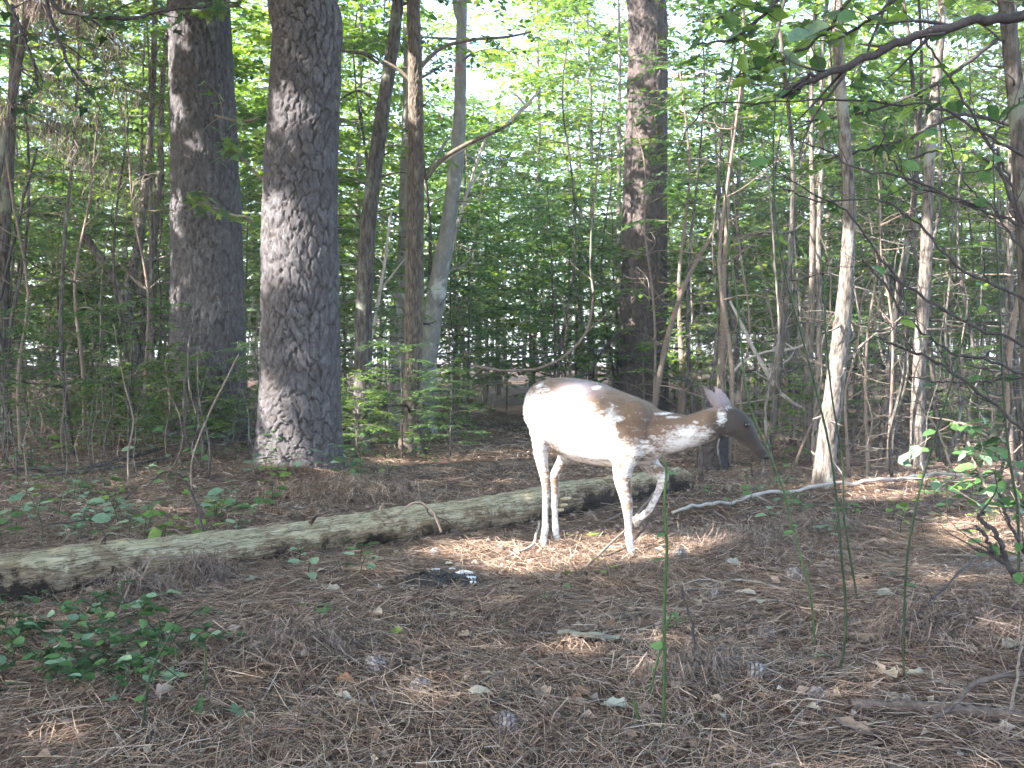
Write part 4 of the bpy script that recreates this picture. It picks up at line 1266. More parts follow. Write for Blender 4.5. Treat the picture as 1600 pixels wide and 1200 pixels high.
    def mix(fac, a, b):
        x = node(nt, "ShaderNodeMix", data_type='RGBA')
        if hasattr(fac, "is_linked"): nt.links.new(fac, x.inputs[0])
        else: x.inputs[0].default_value = fac
        for k, c in ((6, a), (7, b)):
            if isinstance(c, tuple): x.inputs[k].default_value = (*c, 1)
            else: nt.links.new(c, x.inputs[k])
        return x.outputs[2]
    brown_c = mix(attr("grey"), br.outputs[0], (0.25, 0.225, 0.26))
    brown_c = mix(attr("dark"), brown_c, (0.040, 0.034, 0.031))
    col = mix(f.outputs[0], (0.70, 0.675, 0.665), brown_c)
    col = mix(attr("pale_ear"), col, (0.30, 0.255, 0.27))
    p = node(nt, "ShaderNodeBsdfPrincipled", Roughness=0.75)
    p.inputs["Specular IOR Level"].default_value = 0.2
    p.inputs["Sheen Weight"].default_value = 0.15
    nt.links.new(col, p.inputs["Base Color"])
    n3 = node(nt, "ShaderNodeTexNoise", Scale=110.0, Detail=4.0, Roughness=0.7)
    mp3 = node(nt, "ShaderNodeMapping"); mp3.inputs["Rotation"].default_value = (0, 0.5, math.radians(-D_YAW)); mp3.inputs["Scale"].default_value = (0.22, 1, 1)
    nt.links.new(tc.outputs["Object"], mp3.inputs[0]); nt.links.new(mp3.outputs[0], n3.inputs["Vector"])
    b = node(nt, "ShaderNodeBump", Strength=0.35, Distance=0.006); nt.links.new(n3.outputs[0], b.inputs["Height"]); nt.links.new(b.outputs[0], p.inputs["Normal"])
    nt.links.new(p.outputs[0], out.inputs[0])
    me.materials.append(m)
    root = empty("deer", base)
    tag(root, "piebald white and brown deer walking right with a front leg raised", "deer")
    body = put("body", me, root)
    # short hair lying back over the skin
    rng = np.random.default_rng(12)
    no = np.empty(n * 3, np.float32); me.vertices.foreach_get("normal", no); no = no.reshape(-1, 3).astype(float)
    pick = rng.permutation(n)[:min(n, 48000)]
    p0 = (co - base)[pick] + rng.normal(0, 0.002, (len(pick), 3)); nn = no[pick]
    lower = np.clip((legz + 0.02 - p0[:, 2]) / 0.08, 0, 1)[:, None]
    back = -D_F * (1 - lower) + np.array([0, 0, -1.0]) * (0.35 + lower)
    back = unit(back - (back * nn).sum(1, keepdims=True) * nn + 1e-4) + rng.normal(0, 0.22, (len(pick), 3))
    sd_ = unit(np.cross(nn, back))
    hl = rng.uniform(0.006, 0.013, (len(pick), 1)) * np.where(lower > 0.3, 0.6, 1.0) * np.where((p0 @ D_F)[:, None] > sz(1140, 650, -.05)[0], 0.6, 1)
    tip = p0 + (unit(back) + 0.28 * nn) * hl
    hb = MB(); hb.add(np.stack([p0 - sd_ * 0.0011, p0 + sd_ * 0.0011, tip], 1).reshape(-1, 3), np.arange(3 * len(pick)).reshape(-1, 3))
    hm_ = hb.mesh("fur", m, True)
    for nm, arr in (("coat", coat), ("grey", grey), ("dark", dark), ("pale_ear", inner)):
        at_ = hm_.attributes.new(nm, 'FLOAT', 'POINT'); at_.data.foreach_set("value", np.repeat(arr[pick], 3).astype(np.float32))
    put("fur", hm_, root)["kind"] = "stuff"
    # eyes, nose, hooves
    mk, nt, out = new_mat("deer_eye")
    p = node(nt, "ShaderNodeBsdfPrincipled", Roughness=0.08); p.inputs["Base Color"].default_value = (0.012, 0.008, 0.006, 1); nt.links.new(p.outputs[0], out.inputs[0])
    mh, nt, out = new_mat("deer_hoof")
    tc = node(nt, "ShaderNodeTexCoord"); nz = node(nt, "ShaderNodeTexNoise", Scale=60.0); nt.links.new(tc.outputs["Object"], nz.inputs["Vector"])
    rr = ramp(nt, [(0.3, (0.10, 0.085, 0.075)), (0.7, (0.24, 0.21, 0.19))], nz.outputs[0])
    p = node(nt, "ShaderNodeBsdfPrincipled", Roughness=0.5); nt.links.new(rr.outputs[0], p.inputs["Base Color"]); nt.links.new(p.outputs[0], out.inputs[0])

    def ball(name, c, ra, mat, sq=(1, 1, 1)):
        u = np.linspace(0, math.pi, 9); a = np.linspace(0, 2 * math.pi, 14, endpoint=False)
        U, A = np.meshgrid(u, a, indexing='ij')
        V = np.stack([np.sin(U) * np.cos(A) * sq[0], np.sin(U) * np.sin(A) * sq[1], np.cos(U) * sq[2]], -1) * ra + (c - base)
        i = np.arange(8)[:, None] * 14; j = np.arange(14)[None]; k = (j + 1) % 14
        e = MB(); e.add(V.reshape(-1, 3), np.stack([i + j, i + 14 + j, i + 14 + k, i + k], -1).reshape(-1, 4))
        return put(name, e.mesh(name, mat), body)
    ball("eye", dpt(1167, 664, -.040), 0.0155, mk)
    ball("eye", dpt(1166, 664, -.125), 0.013, mk)
    ball("nose", dpt(1196, 713, -.138), 0.021, mk, (1, 1.0, 0.75))
    for nm, L in legs.items():
        e = np.array(dpt(L[-1][0], L[-1][1], L[-1][4])); pr = np.array(dpt(L[-2][0], L[-2][1], L[-2][4]))
        d = unit(e - pr)
        if nm == 'ff':
            fwd = unit(D_F * 0.3 + np.array([0, 0, -1.0])); down = unit(np.array([-0.9, 0, -0.35]))
        else:
            fwd = D_F; down = np.array([0, 0, -1.0])
        hm = MB()
        for sg in (-1, 1):
            o = e + D_R * 0.011 * sg - down * 0.008
            sec = np.array([[-0.024, -0.010], [-0.024, 0.010], [0.012, 0.011], [0.036, 0.002], [0.036, -0.002], [0.012, -0.011]])
            hgt_ = (e[2] - float(hgt(e[0], e[1])) + 0.004) if nm != 'ff' else 0.034
            top = o + sec[:, :1] * 0.72 * fwd + sec[:, 1:] * 0.85 * D_R - fwd * 0.004
            bot = o + down * (hgt_ + 0.008) + sec[:, :1] * fwd + sec[:, 1:] * D_R + fwd * 0.006
            i = np.arange(6); k = (i + 1) % 6
            hm.add(np.vstack([top, bot]) - base, np.stack([i, k, 6 + k, 6 + i], 1), np.array([[0, 5, 4, 3, 2, 1]]), np.array([[6, 7, 8, 9, 10, 11]]))
        put("hoof", hm.mesh("hoof", mh, False), root)


build_deer()

# ------------------------------------------------------------------ leaves as separate parts
from mathutils import Matrix


def curled(seed, L=1.0, W=0.42, curl=0.25, kind="oval"):
    """a finer leaf blade, curled and cupped, unit length"""
    rng = np.random.default_rng(seed)
    n, m = 9, 5
    t = np.linspace(0, 1, n); s = np.linspace(-1, 1, m)
    w = W * np.sin(math.pi * t ** 0.8) ** 0.8 * 0.55 + 0.004
    if kind == "wavy":
        w = w * (1 + 0.22 * np.sin(t * 15 + rng.random() * 6))
    c1, c2, tw = rng.normal(curl, 0.12), rng.normal(0, 0.5), rng.normal(0, 0.5)
    T, S = np.meshgrid(t, s, indexing='ij')
    Wd = w[:, None] * S
    Z = c1 * (Wd / W) ** 2 * 1.6 + 0.16 * c2 * T ** 2 + 0.5 * tw * T * Wd + 0.02 * np.sin(T * 14 + S * 3)
    v = np.stack([T, Wd + 0.05 * np.sin(T * 3 + tw), Z], -1).reshape(-1, 3)
    i = np.arange(n - 1)[:, None] * m + np.arange(m - 1)[None]
    q = np.stack([i, i + m, i + m + 1, i + 1], -1).reshape(-1, 4)
    mb = MB(); mb.add(v, q)
    return mb


def lobed_fine():
    v, f = LOBED
    mb = MB(); mb.add(v, *f)
    return mb


LEAF_ME = {}


def leaf_mesh(kind, mat):
    key = (kind, mat.name)
    if key not in LEAF_ME:
        if kind == "lobed":
            mb = lobed_fine()
        else:
            mb = curled(int(kind[1:]) + 300, W=0.50 if kind[0] == 'o' else 0.5, curl=0.12 if kind[0] == 'o' else 0.35, kind="oval" if kind[0] == 'o' else "wavy")
        LEAF_ME[key] = mb.mesh("leaf", mat, True)
    return LEAF_ME[key]


def solid_mat(name, col, var=0.3, rough=0.55, trans=0.25):
    """one-colour leaf with blotches"""
    c = np.array(col)
    return leaf_mat(name, [(0.0, tuple(c * (1 - var))), (0.5, tuple(c)), (1.0, tuple(c * (1 + var)))], trans=trans, rough=rough)


def veined(name, a, b, trans=0.25):
    m, nt, out = new_mat(name)
    tc = node(nt, "ShaderNodeTexCoord"); oi = node(nt, "ShaderNodeObjectInfo")
    nz = node(nt, "ShaderNodeTexNoise", Scale=4.0, Detail=5.0, Roughness=0.65)
    nt.links.new(tc.outputs["Object"], nz.inputs["Vector"])
    mx = node(nt, "ShaderNodeMath", operation='MULTIPLY_ADD'); mx.inputs[1].default_value = 0.5
    nt.links.new(oi.outputs["Random"], mx.inputs[0]); nt.links.new(nz.outputs[0], mx.inputs[2])
    r = ramp(nt, [(0.35, a), (1.0, b)], mx.outputs[0])
    p = node(nt, "ShaderNodeBsdfPrincipled", Roughness=0.5); p.inputs["Specular IOR Level"].default_value = 0.35
    nt.links.new(r.outputs[0], p.inputs["Base Color"])
    t = node(nt, "ShaderNodeBsdfTranslucent"); nt.links.new(r.outputs[0], t.inputs["Color"])
    s = node(nt, "ShaderNodeMixShader"); s.inputs[0].default_value = trans
    nt.links.new(p.outputs[0], s.inputs[1]); nt.links.new(t.outputs[0], s.inputs[2]); nt.links.new(s.outputs[0], out.inputs[0])
    return m


V_GREEN = veined("leaf_part_green", (0.045, 0.110, 0.036), (0.115, 0.225, 0.070), 0.32)
V_LIGHT = veined("leaf_part_light", (0.10, 0.20, 0.035), (0.24, 0.36, 0.07), 0.4)
V_DARK = veined("leaf_part_dark", (0.016, 0.045, 0.018), (0.045, 0.105, 0.030))
V_TEAL = veined("leaf_part_teal", (0.090, 0.165, 0.095), (0.22, 0.32, 0.20), 0.2)
V_YELLOW = veined("leaf_part_yellow", (0.36, 0.30, 0.04), (0.55, 0.50, 0.10))
V_TAN = veined("leaf_part_tan", (0.17, 0.115, 0.085), (0.36, 0.27, 0.205), 0.15)
V_PALE = veined("leaf_part_pale", (0.26, 0.23, 0.18), (0.48, 0.43, 0.34), 0.15)
V_RUST = veined("leaf_part_rust", (0.17, 0.080, 0.042), (0.34, 0.175, 0.090), 0.15)
V_GREY = veined("leaf_part_grey", (0.15, 0.16, 0.13), (0.31, 0.33, 0.27), 0.1)


def place_leaf(parent, pos, d, up, size, kind, mat):
    d = unit(d); up = np.asarray(up, float); z = unit(up - (up @ d) * d); y = np.cross(z, d)
    M = Matrix(((d[0] * size, y[0] * size, z[0] * size, pos[0]), (d[1] * size, y[1] * size, z[1] * size, pos[1]), (d[2] * size, y[2] * size, z[2] * size, pos[2]), (0, 0, 0, 1)))
    o = bpy.data.objects.new("leaf", leaf_mesh(kind, mat))
    COL.objects.link(o)
    o.parent = parent
    o.matrix_local = M
    return o


def seedling(rng, base, h, nleaf, size, mat, label, group, kind="o", lean=0.3, cat="seedling", stem=M_CANE):
    root = empty("seedling", base)
    a0 = rng.random() * 6.283
    top = np.array([math.cos(a0) * lean * h, math.sin(a0) * lean * h, h])
    P = spline(np.array([[0, 0, -0.02], top * [0.3, 0.3, 0.5], top]), 8)
    mb = MB(); mb.tube(P, np.linspace(0.0022, 0.0012, 8) * (1 + h), 4)
    lv = []
    for k in range(nleaf):
        f = 0.35 + 0.65 * (k + 1) / nleaf
        i = min(f * 7, 6.99); j = int(i)
        p = P[j] + (P[j + 1] - P[j]) * (i - j)
        a = a0 + k * 2.4 + rng.normal(0, 0.3)
        d = np.array([math.cos(a), math.sin(a), rng.uniform(-0.25, 0.3)])
        st = p + d * size * 0.35
        mb.tube(np.array([p, (p + st) / 2 + [0, 0, 0.004], st]), [0.001, 0.0009, 0.0008], 3, cap=False)
        lv.append((st, d, rng.normal(0, 0.25, 3) + [0, 0, 1], size * rng.uniform(0.7, 1.25)))
    put("stem", mb.mesh("stem", stem, True), root)
    for p, d, u, s in lv:
        kk = "lobed" if kind == "l" else kind + str(int(rng.integers(4)))
        place_leaf(root, p, d, u, s, kk, mat)
    tag(root, label, cat, group)
    return root


HUES = {'leaf_part_green': 'mid green', 'leaf_part_teal': 'pale bluish green', 'leaf_part_light': 'yellow green', 'leaf_part_dark': 'dark green'}


def build_seedlings():
    rng = np.random.default_rng(31)
    Z = [  # count, px range, py range, height, leaves, leaf size, materials, where
        (46, (0, 400), (655, 730), (0.12, 0.50), (5, 9), (0.09, 0.15), (V_GREEN, V_TEAL, V_LIGHT), "small leafy seedling at the left big pine's foot"),
        (62, (0, 430), (735, 855), (0.05, 0.26), (3, 8), (0.055, 0.10), (V_GREEN, V_TEAL, V_LIGHT), "small green seedling behind the log's left end"),
        (24, (395, 570), (670, 765), (0.10, 0.55), (3, 7), (0.08, 0.13), (V_TEAL, V_GREEN), "leafy seedling sprouting around the foot of the flaky bark pine"),
        (12, (560, 690), (690, 760), (0.10, 0.30), (5, 8), (0.06, 0.09), (V_LIGHT, V_GREEN, V_DARK), "bright leafy seedling at the foot of the furrowed brown trunk"),
        (7, (455, 570), (845, 925), (0.05, 0.14), (3, 6), (0.05, 0.075), (V_TEAL, V_GREEN), "small green seedling in front of the middle of the log"),
        (5, (820, 960), (870, 945), (0.02, 0.07), (1, 3), (0.05, 0.075), (V_GREEN, V_LIGHT, V_TEAL), "tiny green sprout on the needles in front of the deer's legs"),
        (9, (1090, 1260), (725, 800), (0.05, 0.18), (3, 6), (0.05, 0.08), (V_TEAL, V_GREEN), "small green seedling beyond the pale fallen branch, right of the deer"),
        (9, (1200, 1330), (790, 870), (0.03, 0.10), (2, 4), (0.05, 0.075), (V_TEAL, V_GREEN), "low green sprout just in front of the pale fallen branch"),
        (14, (1370, 1600), (770, 890), (0.08, 0.28), (4, 7), (0.05, 0.08), (V_LIGHT, V_GREEN, V_DARK), "leafy seedling in the green patch near the right edge"),
        (9, (1440, 1600), (690, 770), (0.15, 0.45), (4, 7), (0.07, 0.12), (V_GREEN, V_DARK, V_TEAL), "taller leafy seedling behind the green patch near the right edge"),
        (6, (660, 840), (650, 690), (0.15, 0.4), (4, 7), (0.08, 0.11), (V_GREEN, V_DARK), "leafy seedling on the brown floor left of the deer's rump"),
    ]
    for n, (x0, x1), (y0, y1), (h0, h1), (l0, l1), (s0, s1), mats, lab in Z:
        for k in range(n):
            b = grd(rng.uniform(x0, x1), rng.uniform(y0, y1))
            mt = mats[int(rng.integers(len(mats)))]; hh = rng.uniform(h0, h1)
            kw = "seedling" if "seedling" in lab else "sprout"
            size = "tall" if hh > h0 + 0.6 * (h1 - h0) else "low" if hh < h0 + 0.25 * (h1 - h0) else "small"
            one = f"{size} {HUES[mt.name]} {kw}{lab.split(kw, 1)[1]}"
            seedling(rng, b, hh, int(rng.integers(l0, l1 + 1)), rng.uniform(s0, s1), mt, one, lab.replace("seedling", "seedlings").replace("sprout ", "sprouts "), kind="l" if rng.random() < 0.2 else "o")
    for px, py, h, n, s, m, lab, kd in (
            (1250, 1036, 0.015, 2, 0.085, V_TEAL, "blue green pair of leaves flat on the needles beside a thin dark cane", "o"),
            (1058, 985, 0.05, 4, 0.04, V_GREEN, "small sprout at the foot of the tall green cane", "o"),
            (905, 905, 0.02, 1, 0.075, V_LIGHT, "single bright yellow green leaf standing on the needles below the deer", "l"),
            (905, 850, 0.05, 2, 0.085, V_LIGHT, "bright green lobed leaves between the deer's hind and front legs", "l"),
            (490, 960, 0.04, 3, 0.07, V_GREEN, "dark green sprout alone on the needles in front of the log", "l"),
            (845, 935, 0.02, 2, 0.06, V_GREEN, "flat pair of green leaves on the needles left of the tall cane", "o"),
            (325, 700, 0.28, 3, 0.13, V_YELLOW, "seedling with large yellow leaves at the foot of the left big pine", "l"),
            (360, 1005, 0.02, 4, 0.05, V_GREEN, "low sprout by the grey fallen leaves at lower left", "o")):
        seedling(rng, grd(px, py), h, n, s, m, lab, None, kind=kd)


build_seedlings()


def build_vine():
    """leafy vine mat at the lower left"""
    rng = np.random.default_rng(9)
    base = grd(90, 1040)
    root = empty("leafy_vine", base)
    mb = MB(); lv = []
    for k in range(76):
        s = grd(rng.uniform(-30, 300), rng.uniform(962, 1095)); a = rng.random() * 6.283
        L = rng.uniform(0.10, 0.28)
        e = s + np.array([math.cos(a) * L, math.sin(a) * L, 0]); e[2] = float(hgt(e[0], e[1])) + rng.uniform(0.03, 0.11)
        m_ = (s + e) / 2 + [0, 0, rng.uniform(0.03, 0.09)]
        P = spline(np.array([s, m_, e]), 9) - base
        mb.tube(P, np.linspace(0.002, 0.001, 9), 4)
        for q in range(int(rng.integers(4, 8))):
            i = int(rng.integers(2, 9))
            aa = rng.random() * 6.283
            lv.append((P[i], np.array([math.cos(aa), math.sin(aa), rng.uniform(-0.3, 0.3)]), rng.normal(0, 0.35, 3) + [0, 0, 1], rng.uniform(0.03, 0.065)))
    put("stem", mb.mesh("stem", M_CANE_DARK), root)
    for p, d, u, s in lv:
        place_leaf(root, p, d, u, s, "o" + str(int(rng.integers(4))), (V_GREEN, V_DARK, V_DARK, V_TEAL)[int(rng.integers(4))])
    tag(root, "low mat of small leafy green vine in the lower left corner", "vine")


build_vine()


# ------------------------------------------------------------------ fallen leaves, cones, sticks
def build_fallen():
    rng = np.random.default_rng(17)
    L = [(590, 966, .06, V_PALE, "o", "small cream leaf lying in the middle of the needle floor"),
         (618, 996, .055, V_LIGHT, "o", "yellow green narrow leaf below the small cream leaf"),
         (205, 1036, .115, V_GREY, "o", "large grey green leaf in the vine mat, lower left"),
         (268, 1068, .12, V_TEAL, "l", "pale green lobed leaf right of the vine mat"),
         (258, 1092, .07, V_TAN, "w", "brown leaf just below the pale green lobed leaf"),
         (310, 1120, .10, V_DARK, "o", "dark drooping green leaf near the bottom edge, lower left"),
         (375, 1124, .12, V_TEAL, "l", "pale green leaf beside the dark drooping leaf at the bottom edge"),
         (393, 912, .07, V_GREY, "w", "small grey leaf in front of the needle heap on the log"),
         (388, 936, .06, V_TAN, "w", "tan curled leaf below the needle heap on the log"),
         (462, 1018, .05, V_PALE, "w", "cream curled leaf in the lower middle left"),
         (476, 1034, .06, V_TAN, "w", "yellowish tan leaf just right of the cream curled leaf"),
         (520, 928, .06, V_PALE, "w", "pale crumpled leaf left of the black damp patch"),
         (750, 1092, .07, V_PALE, "o", "pale oval leaf near the bottom edge below the black patch"),
         (725, 1000, .05, V_TAN, "w", "small brown leaf right of the yellow green narrow leaf"),
         (960, 1112, .085, V_GREY, "w", "greyish tan leaf near the bottom edge left of the tall cane"),
         (910, 1096, .09, V_RUST, "w", "rust and tan curled leaf left of the greyish leaf at the bottom"),
         (848, 1094, .09, V_TAN, "w", "flat tan leaf, left of the rust curled leaf"),
         (1062, 1086, .065, V_TAN, "w", "upright tan triangular leaf just right of the tall cane"),
         (1168, 934, .085, V_PALE, "o", "large pale leaf right of the tall cane, below the deer's head"),
         (1190, 948, .065, V_PALE, "w", "second pale leaf, just right of the large pale one"),
         (1088, 948, .06, V_PALE, "w", "pale crumpled leaf close right of the tall cane"),
         (936, 950, .075, V_TAN, "w", "tan leaf with a rusty side, below the deer's front hoof"),
         (952, 986, .06, V_RUST, "w", "rust leaf beside the pale bark flake"),
         (1145, 886, .075, V_GREY, "w", "grey green leaf on the needles right of the front hoof"),
         (1392, 1066, .075, V_PALE, "w", "pale curled leaf at lower right above the fallen stick"),
         (1430, 1062, .06, V_GREY, "w", "grey leaf right of the pale curled leaf at lower right"),
         (1350, 1008, .085, V_TAN, "o", "long tan leaf in the lower right among thin canes"),
         (1268, 1120, .06, V_PALE, "w", "pale leaf near the bottom edge at lower right"),
         (1475, 1015, .055, V_RUST, "w", "rusty leaf on the needle bank at the right"),
         (1330, 1150, .11, V_TAN, "w", "large tan crumpled leaf on the bottom edge, lower right"),
         (1580, 1020, .075, V_PALE, "w", "pale leaf on the needle bank at the right edge"),
         (175, 1105, .06, V_TEAL, "l", "small light green leaf below the vine mat"),
         (700, 888, .05, V_PALE, "w", "small pale leaf just behind the black damp patch"),
         (1460, 905, .06, V_TAN, "w", "tan leaf in front of the green patch near the right edge"),
         (1390, 905, .06, V_GREEN, "o", "green leaf lying in front of the green patch"),
         (1380, 935, .07, V_GREY, "o", "grey blue leaf lying at right below the green patch"),
         (650, 1040, .05, V_TAN, "w", "tan scrap of leaf between the two lower pine cones"),
         (560, 1110, .07, V_TAN, "w", "brown leaf near the bottom edge below the pine cones"),
         (120, 900, .06, V_TAN, "w", "tan leaf resting against the left part of the log"),
         (540, 1075, .06, V_RUST, "w", "rusty leaf left of the dark pine cone"),
         (1120, 1010, .06, V_TAN, "w", "tan leaf between the tall cane and the thin canes")]
    for k, (px, py, s, m, kd, lab) in enumerate(L):
        b = grd(px, py, 0.014)
        a = rng.random() * 6.283
        d = np.array([math.cos(a), math.sin(a), rng.uniform(-0.1, 0.25)]); up = np.array([0, -0.25, 1.0]) + rng.normal(0, 0.25, 3)
        kk = "lobed" if kd == "l" else kd + str(k % 6)
        o = place_leaf(None, b - d * s * 0.5 + [0, 0, 0.012], d, up, s, kk, m)
        o.name = "fallen_leaf"
        tag(o, lab, "leaf", "leaves lying on the needle floor")
    # bark flake
    b = grd(920, 1000, 0.012)
    mb = MB(); n, m_ = 14, 6
    t = np.linspace(-1, 1, n); s = np.linspace(-1, 1, m_)
    T, S = np.meshgrid(t, s, indexing='ij')
    w = 0.028 * (1 - 0.55 * np.abs(t) ** 3)[:, None] * (1 + 0.15 * np.sin(T * 9 + S))
    top = np.stack([0.12 * T, w * S, 0.010 + 0.006 * (1 - S ** 2) + 0.003 * np.sin(T * 7)], -1).reshape(-1, 3); bot = top - [0, 0, 0.009]
    N = n * m_; i = (np.arange(n - 1)[:, None] * m_ + np.arange(m_ - 1)[None]); q = np.stack([i, i + m_, i + m_ + 1, i + 1], -1).reshape(-1, 4)
    e0 = np.arange(n - 1) * m_
    mb.add(np.vstack([top, bot]), q, q[:, ::-1] + N, np.stack([e0, N + e0, N + e0 + m_, e0 + m_], 1), np.stack([e0 + m_ - 1, e0 + 2 * m_ - 1, N + e0 + 2 * m_ - 1, N + e0 + m_ - 1], 1))
    o = put("bark_flake", mb.mesh("bark_flake", V_GREY), None, b, -0.35)
    tag(o, "pale grey green flake of bark lying left of the tall cane", "bark")


build_fallen()


def cone_mesh():
    mb = MB(); n = 90
    k = np.arange(n); f = k / n
    z = -0.5 + f
    r = 0.30 * np.sin(math.pi * np.clip(0.12 + 0.85 * f, 0, 1)) ** 0.75
    a = k * 2.39996
    pos = np.stack([r * 0.8 * np.cos(a), r * 0.8 * np.sin(a), z], 1)
    out_ = np.stack([np.cos(a), np.sin(a), 0.55 + 0 * a], 1); out_ = unit(out_)
    Y = np.stack([-np.sin(a), np.cos(a), 0 * a], 1); Z = np.cross(out_, Y)
    tv = np.array([[0, -.06, 0], [0, .06, 0], [.16, .085, .015], [.19, 0, .05], [.16, -.085, .015], [.16, .06, -.03], [.16, -.06, -.03]])
    tf = [np.array([[0, 1, 2, 4], [1, 0, 6, 5]]), np.array([[2, 3, 4], [2, 5, 3], [5, 6, 3], [6, 4, 3], [1, 5, 2], [0, 4, 6]])]
    mb.scatter(tv, tf, pos, out_, Y, Z, 0.6 + 0.9 * np.sin(math.pi * np.clip(f + 0.1, 0, 1)))
    mb.tube(np.array([[0, 0, -0.55], [0, 0, 0], [0, 0, 0.45]]), [0.10, 0.19, 0.05], 8)
    return mb.mesh("pine_cone", M_CONE, False)


def build_cones():
    rng = np.random.default_rng(3)
    me = cone_mesh()
    for px, py, s, lab in ((585, 1050, .10, "open grey pine cone, left one of the pair in the lower middle"), (655, 1082, .085, "dark pine cone seen end on, right one of the pair in the lower middle"),
                           (790, 1140, .09, "pine cone near the bottom edge in the middle"), (1062, 872, .10, "grey pine cone right of the deer's front hoof"), (1115, 938, .09, "upright grey pine cone between the tall cane and the pale leaves"),
                           (1240, 908, .12, "long purplish pine cone lying right of the pale leaves"), (1300, 872, .08, "round grey pine cone in front of the pale fallen branch"), (1197, 1000, .08, "small grey pine cone below the pale leaves"),
                           (1275, 1092, .07, "small pine cone near the bottom at lower right"), (1415, 1105, .07, "pine cone beside the fallen stick at lower right"), (240, 912, .09, "pale pine cone lodged in needles against the log"),
                           (780, 862, .08, "pine cone in front of the log, left of the hind hooves"), (680, 868, .08, "pine cone lying close to the log under the arched twig"), (1180, 1060, .10, "grey pine cone half buried in needles at lower right of the tall cane"),
                           (435, 1000, .07, "dark pine cone in the lower left middle")):
        b = grd(px, py, s * 0.17)
        o = put("pine_cone", me, None, b)
        s *= 0.78; o.scale = (s, s, s); o.rotation_euler = (math.pi / 2 + rng.normal(0, 0.3), rng.normal(0, 0.2), rng.random() * 6.283)
        tag(o, lab, "pine cone", "pine cones on the needle floor")


build_cones()


def stick(name, label, pts, mat, cat="stick", group=None, Y=None, n=26, sides=6, forks=(), wob=0.006, seed=0):
    """pts (px,py,width px, lift): on the floor when Y is None, else at depth Y (+4th value)"""
    rng = np.random.default_rng(seed + abs(int(pts[0][0])))
    P, R = [], []
    for q in pts:
        p = grd(q[0], q[1], q[3] if len(q) > 3 else 0.012) if Y is None else at(q[0], q[1], Y + (q[3] if len(q) > 3 else 0))
        P.append(p); R.append((0.72 if cat == "twig" else 0.72 if cat == "branch" and Y is None else 0.9) * q[2] * p[1] / F_PX / 2)
    S = spline(np.column_stack([P, R]), n)
    wn = np.cumsum(rng.normal(0, 1, (n, 3)), axis=0); wn -= np.linspace(0, 1, n)[:, None] * wn[-1]
    S[:, :3] += wob * 0.35 * wn
    mb = MB(); mb.tube(S[:, :3], np.maximum(S[:, 3], 0.0008) * (1 + 0.12 * rng.normal(0, 1, n).clip(-1, 1)), sides)
    for f, dx, dy, dz, L in forks:
        i = int(f * (n - 1))
        limb(rng, mb, S[i, :3], np.array([dx, dy, dz]), L, S[i, 3] * 0.7, n=6, sides=5, wob=0.3)
    return single(name, mb, mat, S[0, :3], label, cat, group)


stick("fallen_branch", "long pale fallen branch running right from the tall cane behind the canes", [(1048, 811, 7, .03), (1100, 798, 7, .05), (1160, 789, 8, .04), (1230, 783, 8, .06), (1320, 774, 8, .07), (1390, 769, 8, .08), (1480, 757, 7, .07), (1560, 758, 5, .05)], M_TWIG_PALE, "branch", wob=0.03, n=44,
      forks=((0.35, 0.2, -0.3, -0.1, 0.2), (0.75, 0.3, -0.6, 0.2, 0.35), (0.6, -0.3, -0.3, 0.5, 0.2)))
stick("twig", "arched grey twig bent over the middle of the log", [(614, 858, 4), (611, 822, 5), (634, 792, 5), (655, 784, 5), (674, 794, 6), (684, 814, 6), (690, 832, 6)], M_TWIG_TAN, "twig", Y=5.85)
stick("twig", "short twig hooked over the log beside the arched twig", [(650, 786, 4), (665, 793, 4), (672, 806, 3), (700, 815, 3), (720, 838, 3)], M_TWIG, "twig", Y=5.95)
stick("twig", "thin pale stick lying toward the deer's front hoof", [(915, 893, 5, .02), (945, 880, 6, .06), (980, 862, 6, .12), (1000, 845, 5, .17), (1022, 825, 4, .22)], M_TWIG_TAN, "twig")
stick("twig", "thin dark twig curving past the near front hoof", [(935, 878, 4, .02), (975, 868, 4, .03), (1005, 852, 4, .08), (1020, 838, 3, .12)], M_TWIG, "twig")
stick("twig", "crooked pale twig against the near hind hoof", [(780, 878, 4, .01), (815, 866, 5, .02), (832, 860, 5, .04), (839, 850, 5, .07), (842, 842, 4, .10)], M_TWIG_PALE, "twig")
stick("twig", "bent grey twig behind the deer between hind and front legs", [(923, 812, 4, .05), (935, 818, 4, .02), (945, 822, 4, .02), (962, 814, 4, .02), (978, 806, 3, .03)], M_TWIG_TAN, "twig")
stick("fallen_branch", "dark fallen branch lying in front of the left big pine", [(-20, 742, 8, .04), (60, 740, 8, .05), (130, 738, 8, .05), (220, 722, 8, .08), (300, 702, 7, .10), (400, 688, 6, .12)], M_DARKBARK, "branch", forks=((0.5, 0.5, 0.3, 0.4, 0.5), (0.7, 0.6, -0.2, 0.3, 0.4)))
stick("fallen_branch", "second dark fallen branch just in front of the first, left of the big pines", [(40, 748, 6, .03), (120, 745, 7, .04), (200, 735, 7, .05), (270, 722, 6, .05)], M_DARKBARK, "branch")
stick("fallen_branch", "thick brown stick lying in the lower right corner", [(1330, 1112, 20, .02), (1400, 1116, 22, .03), (1490, 1124, 22, .03), (1560, 1132, 20, .03), (1640, 1142, 18, .03)], M_BROWN, "stick", n=40, sides=10)
stick("fallen_branch", "thinner bent stick crossing over the thick stick at lower right", [(1455, 1140, 8, .03), (1500, 1122, 9, .06), (1545, 1102, 10, .08), (1620, 1085, 9, .07)], M_BROWN, "stick")
